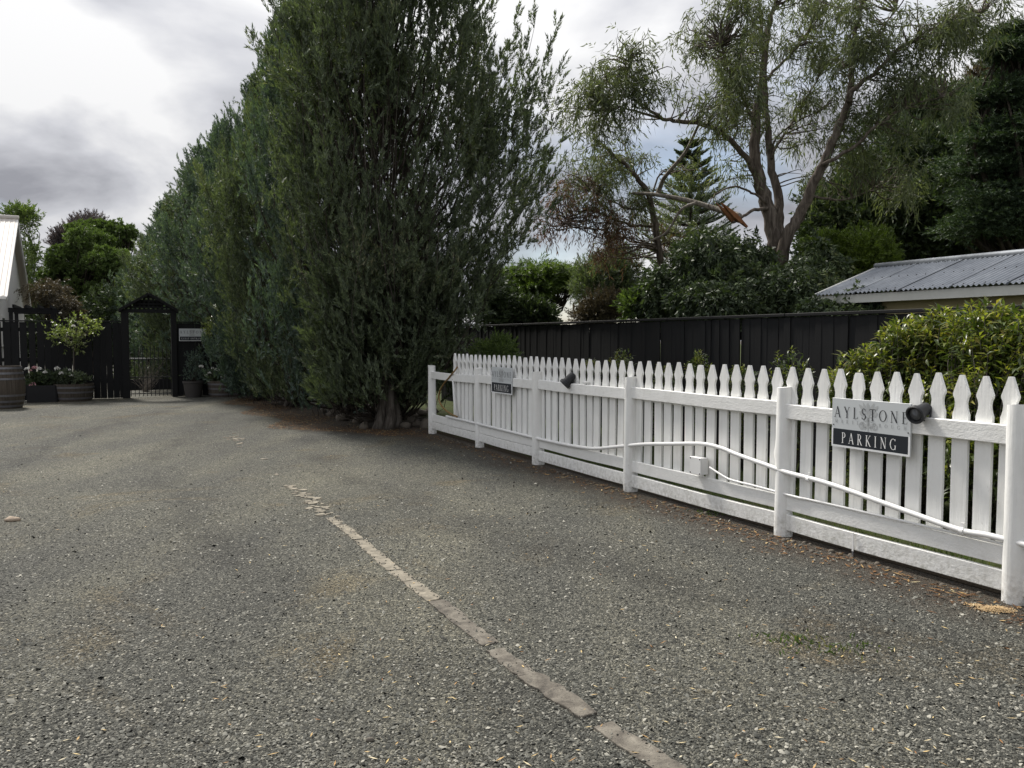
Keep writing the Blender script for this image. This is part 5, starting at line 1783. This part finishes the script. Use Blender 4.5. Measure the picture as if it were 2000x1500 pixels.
# torn bough lying between the two trees
bb = thing('broken_bough', 'torn pale bough with splintered orange heartwood hung up in the gum tree', 'branch', at(1400, 410, 17.2))
q0 = world_origin(bb)
m = MB()
for pts, w0, w1, Ya, Yb_ in (([(1444, 424), (1420, 414), (1395, 407), (1340, 391), (1280, 380), (1235, 377)], 15, 6, 16.9, 18.2), ([(1285, 378), (1296, 350), (1309, 333), (1338, 298), (1356, 262), (1368, 236)], 10, 4, 18.0, 16.6), ([(1362, 395), (1330, 410), (1300, 455), (1250, 478)], 7, 3, 17.3, 17.8)):
    n = len(pts)
    P = smooth_path([at(x, y, Ya + (Yb_ - Ya) * i / (n - 1)) for i, (x, y) in enumerate(pts)], 5)
    m.tube(P, list(np.linspace(w0 / 2, w1 / 2, len(P)) * 17 / FPX), 8)
m.build('bough', MAT['dead_wood'], bb, True)
m = MB()
a, b = at(1404, 391, 16.9), at(1452, 440, 16.9)
for i in range(7):
    o_ = RNG.normal(size=3) * .035
    t0_, t1_ = RNG.uniform(0, .25), RNG.uniform(.75, 1.05)
    m.tube([a + (b - a) * t0_ + o_, a + (b - a) * .6 + o_, a + (b - a) * t1_ + o_ * 1.5], [.006, .065, .03], 5)
m.build('torn_wood', MAT['torn_wood'], bb)

# ------------------------------------------------------------------ shrubs between the fences
def whorl_shrub(name, label, base, blobs, n_shoots, n_fill, seed, tip_frac=.3, ll=.085, lw=.024, group=None):
    rng = np.random.default_rng(seed)
    base = np.asarray(base, float) * np.array([1, 1, 0])
    root = thing(name, label, 'shrub', base, group)
    w = np.array([np.prod(r) ** (2 / 3) for c, r in blobs]); w /= w.sum()
    idx = rng.choice(len(blobs), n_shoots, p=w)
    Cc = np.array([blobs[i][0] for i in idx]); Rr = np.array([blobs[i][1] for i in idx])
    D = rnd_dirs(rng, n_shoots); D[:, 2] = np.where(rng.uniform(size=n_shoots) < .75, np.abs(D[:, 2]), D[:, 2])
    T = Cc + D * Rr * rng.uniform(.62, 1.06, (n_shoots, 1)) - base
    T[:, 2] = np.maximum(T[:, 2], .12)
    A = unit(D * .35 + np.array([0, 0, 1.0]) + rng.normal(size=(n_shoots, 3)) * .15)
    nl = 15
    t = np.linspace(0, 1, nl)
    SLn = rng.uniform(.16, .30, n_shoots)
    X = unit(np.cross(A, rnd_dirs(rng, n_shoots))); Y_ = np.cross(A, X)
    ph = np.arange(nl)[None, :] * 2.4 + rng.uniform(0, 6.28, (n_shoots, 1))
    P = T[:, None, :] - A[:, None, :] * (SLn[:, None] * (1 - t)[None, :])[..., None]
    ang = (1.45 - .95 * t)[None, :] * rng.uniform(.85, 1.15, (n_shoots, nl))
    Dl = A[:, None, :] * np.cos(ang)[..., None] + (X[:, None, :] * np.cos(ph)[..., None] + Y_[:, None, :] * np.sin(ph)[..., None]) * np.sin(ang)[..., None]
    lenf = ll * (1.0 - .45 * (t[None, :] > .85)) * rng.uniform(.75, 1.2, (n_shoots, nl))
    is_tip = (t[None, :] > .55) & (rng.uniform(size=(n_shoots, 1)) < tip_frac + .5 * (T[:, 2:3] > 1.1))
    P_, D_, L_ = P.reshape(-1, 3), unit(Dl.reshape(-1, 3)), lenf.reshape(-1)
    sel = is_tip.reshape(-1)
    # inner leaves
    idx = rng.choice(len(blobs), n_fill, p=w)
    Df = rnd_dirs(rng, n_fill)
    Pf = np.array([blobs[i][0] for i in idx]) + Df * np.array([blobs[i][1] for i in idx]) * rng.uniform(.2, .92, (n_fill, 1)) ** .6 - base
    Pf[:, 2] = np.maximum(Pf[:, 2], .05)
    Df = unit(Df * .7 + rng.normal(size=(n_fill, 3)) * .6 + np.array([0, 0, .1]))
    a1 = bent_leaves(P_[~sel], D_[~sel], L_[~sel], lw * rng.uniform(.8, 1.2, (~sel).sum()), rng)
    a2 = bent_leaves(Pf, Df, ll * rng.uniform(.7, 1.15, n_fill), lw * 1.05, rng)
    c1 = foliage('leaves', [a1, a2], 'shrub_leaf', root); c1['kind'] = 'stuff'
    if sel.any():
        c2 = foliage('young_leaves', [bent_leaves(P_[sel], D_[sel], L_[sel], lw * rng.uniform(.7, 1.05, sel.sum()), rng, .5)], 'shrub_tip', root); c2['kind'] = 'stuff'
    A0 = np.stack([T[:, 0] * .25, T[:, 1] * .25, np.zeros(n_shoots)], 1)
    foliage('stems', [tubes_np(curve_paths(A0, T, 7, rng, .2, .05), np.linspace(.009, .003, 7)[None, :] * np.ones((n_shoots, 1)), 4)], 'hedge_bark', root, True)
    return root


def S(px, py, rx, ry, n=6.1):
    c = on_plane(px, py, n)
    k_ = float(c[1]) / FPX
    return c, np.array([rx * k_, max(.35, min(.6, (rx + ry) / 2 * k_)), ry * k_])


bl1 = [S(1700, 760, 80, 85, 6.2), S(1780, 720, 85, 110, 6.25), S(1740, 860, 110, 120, 6.2), S(1840, 840, 110, 120, 6.1), S(1845, 670, 60, 70, 6.3), S(1650, 790, 46, 70, 6.2)]
whorl_shrub('leafy_shrub', 'yellow-green leafy shrub behind the nearest parking board', sn(float(U @ bl1[1][0]), 6.2), bl1, 640, 6500, 61, .5, .10, .027)
bl2 = [S(1930, 670, 75, 85, 6.15), S(1960, 760, 100, 120, 6.1), S(2040, 720, 100, 130, 6.1), S(1960, 900, 130, 130, 6.0), S(2090, 850, 120, 150, 6.0)]
whorl_shrub('leafy_shrub', 'taller yellow-green leafy shrub at the right edge behind the pickets', sn(float(U @ bl2[1][0]), 6.1), bl2, 640, 6000, 62, .5, .10, .027)
for i, (px, py, rx, ry, n) in enumerate([(1150, 735, 22, 36, 6.6), (1215, 720, 26, 42, 6.6), (1365, 730, 26, 48, 6.5), (1300, 745, 26, 36, 6.6), (1545, 735, 40, 60, 6.4), (1450, 755, 34, 44, 6.5)]):
    b_ = S(px, py, rx, ry, n)
    low = (b_[0] * np.array([1, 1, .55]), b_[1] * np.array([1, 1, 1.2]))
    whorl_shrub('young_shrub', ('smallest young shrub', 'young shrub just left of the second-nearest round post\'s stretch', 'young shrub rising behind the pickets above the junction box', 'low young shrub half hidden by pickets', 'largest young shrub beside the big leafy shrub', 'young shrub between the two tall posts')[i] + ' between the fences' if i in (0, 3) else ('', 'young shrub behind the pickets right of the far spot lamp', 'young shrub behind the pickets above the junction box', '', 'young shrub touching the left side of the big leafy shrub', 'young shrub behind the pickets right of the junction box')[i], sn(float(U @ b_[0]), n), [b_, low], 60, 500, 70 + i, .25, .075, .022, 'young shrubs between the fences')
bb_ = S(965, 690, 42, 32, 5.9)
tree_from_blobs('rounded_green_bush', 'rounded green bush behind the far end of the picket fence', bb_[0], [(bb_[0], bb_[1]), (bb_[0] * np.array([1, 1, .5]), bb_[1] * np.array([1.1, 1.1, 1.2]))], 22, 40, .14, 12, .05, .02, 'mid_leaf', 'out', .03, seed=81, cat='bush')

# ------------------------------------------------------------------ potted plants by the gate
def flower_heads(root, spots, mat):
    for (p, r) in spots:
        rng = np.random.default_rng(int(abs(p[0] * 1000 + p[2] * 777)) % 9999)
        D = rnd_dirs(rng, 60); D[:, 2] = np.abs(D[:, 2]) * .8
        D = unit(D)
        V, F = rhombs(p + D * r * .75 - world_origin(root), unit(D + rng.normal(size=D.shape) * .7), r * .55, r * .5, rng)
        foliage('flower_head', [(V, F)], mat, root)


def standard_bush(name, label, foot, top_z, c_px, s, blobs, mat, seed, flowers=()):
    rng = np.random.default_rng(seed)
    root = thing(name, label, 'plant', foot)
    f = world_origin(root)
    cen = np.mean([b[0] for b in blobs], 0)
    m = MB(); m.tube(smooth_path([f + [0, 0, -.1], (f + cen) / 2 * np.array([1, 1, .9]), cen - [0, 0, .12]]), list(np.linspace(.018, .012, 13)), 7)
    m.build('stem', MAT['hedge_bark'], root, True)
    sub = []
    for c, r in blobs:
        sub += lumps(rng, c - f, r, 9, .36, .9)
    c_ = foliage('crown', [blob_leaves(rng, sub, 5, .16, 6, .075, .042, 'out', 1.0)], mat, root); c_['kind'] = 'stuff'
    C = np.array([c for c, r in sub])
    A0 = np.repeat((cen - f - [0, 0, .14])[None, :], len(C), 0)
    foliage('twigs', [tubes_np(curve_paths(A0, C, 5, rng, .1, .06), np.linspace(.006, .002, 5)[None, :] * np.ones((len(C), 1)), 4)], 'hedge_bark', root, True)
    flower_heads(root, flowers, 'petal_white')


def G(px, py, rx, ry, ds=-.46):
    c = on_s(px, py, SG + ds)
    k_ = float(c[1]) / FPX
    return c, np.array([rx * k_, (rx + ry) / 2 * k_, ry * k_])


zt = .40
standard_bush('standard_rose', 'pale-leaved standard rose on a bare stem left of the gate', tubA + [0, 0, zt], 0, 0, 0, [G(140, 645, 34, 24), G(118, 650, 20, 18), G(172, 640, 18, 12), G(142, 672, 22, 16)], 'rose_leaf', 91, [(G(143, 638, 1, 1)[0], .05), (G(118, 612, 1, 1)[0], .03), (G(108, 636, 1, 1)[0], .03), (G(132, 655, 1, 1)[0], .03)])
standard_bush('standard_rose', 'thin standard rose against the hedge right of the guest sign', tubB + [0, 0, zt], 0, 0, 0, [G(425, 640, 20, 16), G(412, 648, 12, 10), G(436, 625, 10, 10)], 'rose_leaf', 92)


def mound(name, label, foot, blobs, mat, seed, flowers, fm, ll=.07, lw=.045):
    rng = np.random.default_rng(seed)
    root = thing(name, label, 'plant', foot)
    f = world_origin(root)
    sub = []
    for c, r in blobs:
        sub += lumps(rng, c - f, r, 16, .4)
    c_ = foliage('leaves', [blob_leaves(rng, sub, 10, .10, 7, ll, lw, 'out', 1.0)], mat, root); c_['kind'] = 'stuff'
    C = np.array([c for c, r in sub])
    foliage('stems', [tubes_np(curve_paths(np.zeros_like(C) + C * np.array([.2, .2, 0]), C, 5, rng, .1, .06), np.linspace(.006, .002, 5)[None, :] * np.ones((len(C), 1)), 4)], 'dark_bark', root, True)
    for spots, mt in zip(flowers, fm):
        flower_heads(root, spots, mt)


fl = lambda L, ds=-.62: [(G(x, y, 1, 1, ds)[0], r) for x, y, r in L]
mound('hydrangea', 'dark hydrangea with pink and white heads in the black planter box', boxc + [0, 0, .34], [G(82, 742, 26, 16, -.42), G(68, 745, 16, 14, -.42)], 'dark_leaf', 93, [fl([(53, 722, .055), (77, 721, .05), (88, 728, .045)]), fl([(64, 753, .07), (68, 720, .06), (60, 724, .03)])], ['petal_white', 'petal_pink'])
mound('white_geranium', 'white flowering plant filling the half barrel left of the gate', tubA + [0, 0, zt], [G(140, 738, 34, 10), G(118, 738, 16, 10)], 'hedge_leaf_olive', 94, [fl([(112, 721, .06), (119, 730, .05), (139, 734, .04), (136, 723, .03)])], ['petal_white'])
mound('white_geranium', 'white flowering plant in the half barrel right of the gate', tubB + [0, 0, zt], [G(432, 738, 26, 10), G(415, 738, 14, 10)], 'hedge_leaf_olive', 95, [fl([(393, 717, .055), (423, 724, .065), (409, 729, .04), (415, 720, .035), (402, 733, .035), (437, 738, .07)])], ['petal_white'])
mound('ball_topiary', 'two-tiered clipped ball bush in the dark clay pot', potc + [0, 0, .38], [G(378, 703, 19, 15, -.42), G(379, 728, 26, 15, -.42)], 'hedge_leaf', 96, [], [], .035, .018)
tree_from_blobs('gate_garden_bush', 'low dark bush in the garden bed beyond the iron gate', sn(SG + 4.4, nm_ + .2), [(sn(SG + 4.4, nm_ + .0, .38), np.array([.9, .7, .34])), (sn(SG + 4.4, nm_ + .8, .36), np.array([.7, .7, .32]))], 16, 26, .16, 10, .07, .035, 'dark_leaf', 'out', .03, seed=97, cat='bush')
rng = np.random.default_rng(98)
gg = thing('ornamental_grass', 'pale grassy tuft seen through the iron gate', 'plant', sn(SG + 2.6, nm_ - .02))
K = 60
A_ = np.zeros((K, 3)) + rng.normal(size=(K, 3)) * np.array([.04, .04, 0])
B_ = rng.normal(size=(K, 3)) * np.array([.34, .34, .25]) + np.array([.05, 0, .85])
o = foliage('blades', [tubes_np(curve_paths(A_, B_, 6, rng, -.2, .05), np.linspace(.005, .002, 6)[None, :] * np.ones((K, 1)), 3)], 'dead_wood', gg)
o['kind'] = 'stuff'

# ------------------------------------------------------------------ rocks, litter, loose stones, grass
def rock_mesh(rng, r, sq=(1, 1, .7)):
    import bmesh
    bm = bmesh.new()
    bmesh.ops.create_icosphere(bm, subdivisions=2, radius=1)
    ph = rng.uniform(0, 6, 6)
    for v in bm.verts:
        c = v.co
        f = 1 + .18 * math.sin(2.3 * c.x + ph[0]) + .15 * math.sin(3.1 * c.y + ph[1]) + .12 * math.sin(2.7 * c.z + ph[2]) + .08 * math.sin(5 * c.x + 4 * c.y + ph[3]) + rng.normal() * .025
        v.co = Vector((c.x * sq[0], c.y * sq[1], c.z * sq[2])) * f * r
    me = bpy.data.meshes.new('rock')
    bm.to_mesh(me); bm.free()
    for p in me.polygons: p.use_smooth = True
    return me


rng = np.random.default_rng(120)
for i in range(16):
    px = [838, 828, 815, 846, 800, 790, 840, 822, 712, 698, 680, 668, 650, 632, 805, 780][i]
    py = [836, 826, 832, 818, 828, 836, 806, 812, 836, 826, 818, 822, 812, 806, 815, 824][i]
    c = ground(px, py)
    r = rng.uniform(.07, .15)
    o = mesh_obj('rock', rock_mesh(rng, r, (1.1, .9, .75)), MAT['field_rock'], None, c + [0, 0, r * .3])
    o.rotation_euler = (0, 0, rng.uniform(0, 6))
    tag(o, 'rough brown field rock ' + ('lying between the bare hedge trunk and the picket fence' if px > 760 else 'lying under the hedge left of the bare trunk'), 'rock', 'rocks by the picket fence' if px > 760 else 'rocks under the hedge')
o = mesh_obj('pale_stone', rock_mesh(rng, .038, (1.5, 1, .75)), MAT['pale_rock'], None, ground(24, 1018) + [0, 0, .015])
tag(o, 'single pale tan stone lying on the gravel at the left edge', 'stone')
o = mesh_obj('pale_stone', rock_mesh(rng, .013, (1.3, 1, .6)), MAT['edging_stone'], None, ground(725, 1447) + [0, 0, .006])
tag(o, 'small flat light stone in the foreground gravel', 'stone')


def scatter_chips(rng, n, y0, y1, name, size):
    """Irregular eight-sided stone chips lying on the drive, thinning out with distance."""
    inv = rng.uniform(1 / y1, 1 / y0, n)
    Y = 1 / inv
    X = rng.uniform(-.70, .70, n) * Y
    P = np.stack([X, Y, np.zeros(n)], 1)
    keep = (P @ N) < NF - .05
    P = P[keep]; n = len(P)
    s_ = size * rng.lognormal(0, .32, n)
    base = np.array([[1, 0, 0], [0, 1, 0], [-1, 0, 0], [0, -1, 0], [0, 0, 1], [0, 0, -1]], float)
    V = base[None] * rng.uniform(.55, 1.3, (n, 6, 1)) * s_[:, None, None] * np.array([1.15, .85, .62])
    a = rng.uniform(0, 6.28, n)
    ca, sa = np.cos(a)[:, None], np.sin(a)[:, None]
    tl_ = rng.normal(0, .45, n)[:, None]
    V[..., 2] += V[..., 0] * tl_
    V = np.stack([V[..., 0] * ca - V[..., 1] * sa, V[..., 0] * sa + V[..., 1] * ca, V[..., 2]], -1)
    V += P[:, None, :] + np.array([0, 0, 1])[None, None, :] * (s_ * .18)[:, None, None]
    b = (np.arange(n) * 6)[:, None]
    V = V[:, :5].reshape(-1, 3); b = (np.arange(n) * 5)[:, None]
    F = np.concatenate([b + np.array([[i, (i + 1) % 4, 4]]) for i in range(4)])     # the buried half is left out
    o = mesh_obj(name, np_mesh(name, V.reshape(-1, 3), F), MAT['chips'])
    return tag(o, 'loose grey stone chips covering the drive ' + ('in the foreground' if y0 < 3 else 'farther back'), 'gravel', kind='stuff')


def chips_on_edging(rng):
    pts = np.array([ground(*q) for q in ((1420, 1575), (1165, 1410), (1030, 1320), (960, 1262), (850, 1174), (770, 1114), (700, 1053), (645, 1012), (565, 952))])
    seg = rng.integers(0, len(pts) - 1, 360)
    t = rng.uniform(size=(360, 1))
    P = pts[seg] * (1 - t) + pts[seg + 1] * t
    d = unit(pts[seg + 1] - pts[seg]); side = np.stack([-d[:, 1], d[:, 0], d[:, 2] * 0], 1)
    P = P + side * (rng.choice([-1, 1], 360) * (.052 - np.abs(rng.normal(0, .018, 360))))[:, None]
    P[:, 2] = .009
    base = np.array([[1, 0, 0], [0, 1, 0], [-1, 0, 0], [0, -1, 0], [0, 0, 1], [0, 0, -1]], float)
    V = base[None] * rng.uniform(.5, 1.3, (360, 6, 1)) * .0062 * np.array([1, 1, .7]) + P[:, None, :]
    b = (np.arange(360) * 6)[:, None]
    F = np.concatenate([b + np.array([[i, (i + 1) % 4, 4]]) for i in range(4)] + [b + np.array([[(i + 1) % 4, i, 5]]) for i in range(4)])
    tag(mesh_obj('edge_chips', np_mesh('edge_chips', V.reshape(-1, 3), F), MAT['chips']), 'stone chips spilled over the edging stones', 'gravel', kind='stuff')


chips_on_edging(np.random.default_rng(140))
scatter_chips(np.random.default_rng(136), 9000, 5.5, 20.0, 'gravel_chips', .0080)
scatter_chips(np.random.default_rng(130), 66000, 2.1, 7.5, 'gravel_chips', .0058)


def scatter_litter(rng, P, ll, lw, name, label, mat, cat, lift=.006):
    n = len(P)
    a = rng.uniform(0, 6.28, n)
    D = unit(np.stack([np.cos(a), np.sin(a), rng.normal(0, .12, n)], 1))
    V, F = rhombs(P + np.array([0, 0, lift]), D, ll * rng.uniform(.5, 1.3, n), lw * rng.uniform(.6, 1.3, n), rng, .85)
    V[:, 2] = np.maximum(V[:, 2], .002)
    o = mesh_obj(name, np_mesh(name, V, F), MAT[mat])
    return tag(o, label, cat, kind='stuff')


rng = np.random.default_rng(131)
n = 9000
s_ = rng.uniform(12.2, 21.5, n)
nn = 3.9 - 1.0 * np.clip((s_ - 12.2) / 2, 0, 1) + np.abs(rng.normal(0, .6, n)) - .25 + .25 * np.sin(s_ * 2.1)
P1 = U * s_[:, None] + N * nn[:, None]
n2_ = 1300
s2 = rng.uniform(2.0, 12.4, n2_)
nn2 = NF - .08 - np.abs(rng.normal(0, .16, n2_)) * (1 + .12 * np.clip(s2 - 8, 0, 5))
P2 = U * s2[:, None] + N * nn2[:, None]
scatter_litter(rng, np.concatenate([P1, P2]), .055, .014, 'leaf_litter', 'orange brown fallen leaves along the hedge and fence foot', 'litter', 'leaf litter', .008)
n3 = 1700
Yq = 1 / rng.uniform(1 / 16, 1 / 2.1, n3)
P3 = np.stack([rng.uniform(-.68, .68, n3) * Yq, Yq, np.zeros(n3)], 1)
dn = P3 @ N
P3 = P3[(dn < NF - .05) & (rng.uniform(size=n3) < .25 + .5 * np.clip((dn - 0) / 4, 0, 1))]
scatter_litter(rng, P3, .034, .006, 'straw_bits', 'scattered straw-coloured leaves and twig bits on the gravel', 'straw', 'leaf litter', .011)

# pebbles kicked against the fence foot
rng = np.random.default_rng(132)
pm = MB()
V_, F_, cnt = [], [], 0
for i in range(80):
    s1 = rng.uniform(3.0, 11.5)
    r = rng.uniform(.007, .022)
    c = sn(s1, NF - .03 - abs(rng.normal(0, .10)), r * .35)
    k_ = 7
    ring1 = [c + np.array([math.cos(2 * math.pi * j / k_), math.sin(2 * math.pi * j / k_), 0]) * r * rng.uniform(.8, 1.2) for j in range(k_)]
    ring2 = [c + (q - c) * .62 + np.array([0, 0, r * .55]) for q in ring1]
    pm.add([q - [0, 0, r * .5] for q in ring1] + ring1 + ring2, [(j, (j + 1) % k_, (j + 1) % k_ + k_, j + k_) for j in range(k_)] + [(j + k_, (j + 1) % k_ + k_, (j + 1) % k_ + 2 * k_, j + 2 * k_) for j in range(k_)] + [tuple(range(2 * k_, 3 * k_))])
o = pm.build('pebbles', MAT['field_rock'], None, True)
tag(o, 'brown pebbles lying under the bottom board of the fence', 'pebbles', kind='stuff')

# sawdust by the nearest post
rng = np.random.default_rng(133)
c = ground(1945, 1192)
n = 1500
P = c + np.stack([rng.normal(0, .042, n), rng.normal(0, .026, n), np.zeros(n)], 1)
P = np.concatenate([P, ground(1903, 1183) + np.stack([rng.normal(0, .02, 260), rng.normal(0, .012, 260), np.zeros(260)], 1)])
P[:, 2] = .004 + .010 * np.exp(-(((P - c)[:, 0] / .06) ** 2 + ((P - c)[:, 1] / .04) ** 2))
scatter_litter(rng, P, .012, .006, 'sawdust', 'small heap of pale sawdust at the foot of the nearest post', 'sawdust', 'sawdust', .002)

# grass between the fences, weeds at the fence foot
rng = np.random.default_rng(134)
n = 26000
s_ = rng.uniform(1.0, 13.0, n); nn = rng.uniform(NF + .12, 7.3, n)
dens = .5 + .5 * np.sin(s_ * 1.7 + nn * 2.3) * np.sin(nn * 3.1 - s_)
keep = rng.uniform(size=n) < .25 + .75 * dens
P = (U * s_[:, None] + N * nn[:, None])[keep]
D = unit(np.array([0, 0, 1.0]) + rng.normal(size=P.shape) * .45); D[:, 2] = np.abs(D[:, 2])
V, F = rhombs(P, D, rng.uniform(.04, .12, len(P)), .007, rng)
tag(mesh_obj('grass', np_mesh('grass', V, F), MAT['grass_blade']), 'rough grass between the picket fence and the boundary fence', 'grass', kind='stuff')
for j, (px, py, w, n, lab) in enumerate([(1432, 1003, .16, 220, 'low green weed under the bottom board near the junction box'), (1625, 1268, .16, 90, 'thin yellowing weed tuft growing in the foreground gravel'), (1545, 1250, .10, 50, 'sparse weed sprigs in the gravel left of the yellow tuft')]):
    c = ground(px, py)
    r = thing('weed_tuft', lab, 'weed', c)
    P = np.stack([rng.normal(0, w, n), rng.normal(0, w * .35, n), np.zeros(n)], 1)
    D = unit(np.array([0, 0, .55]) + rng.normal(size=P.shape) * .7); D[:, 2] = np.abs(D[:, 2])
    o = foliage('blades', [rhombs(P, D, rng.uniform(.02, .05, n), .010, rng)], 'grass_blade', r); o['kind'] = 'stuff'
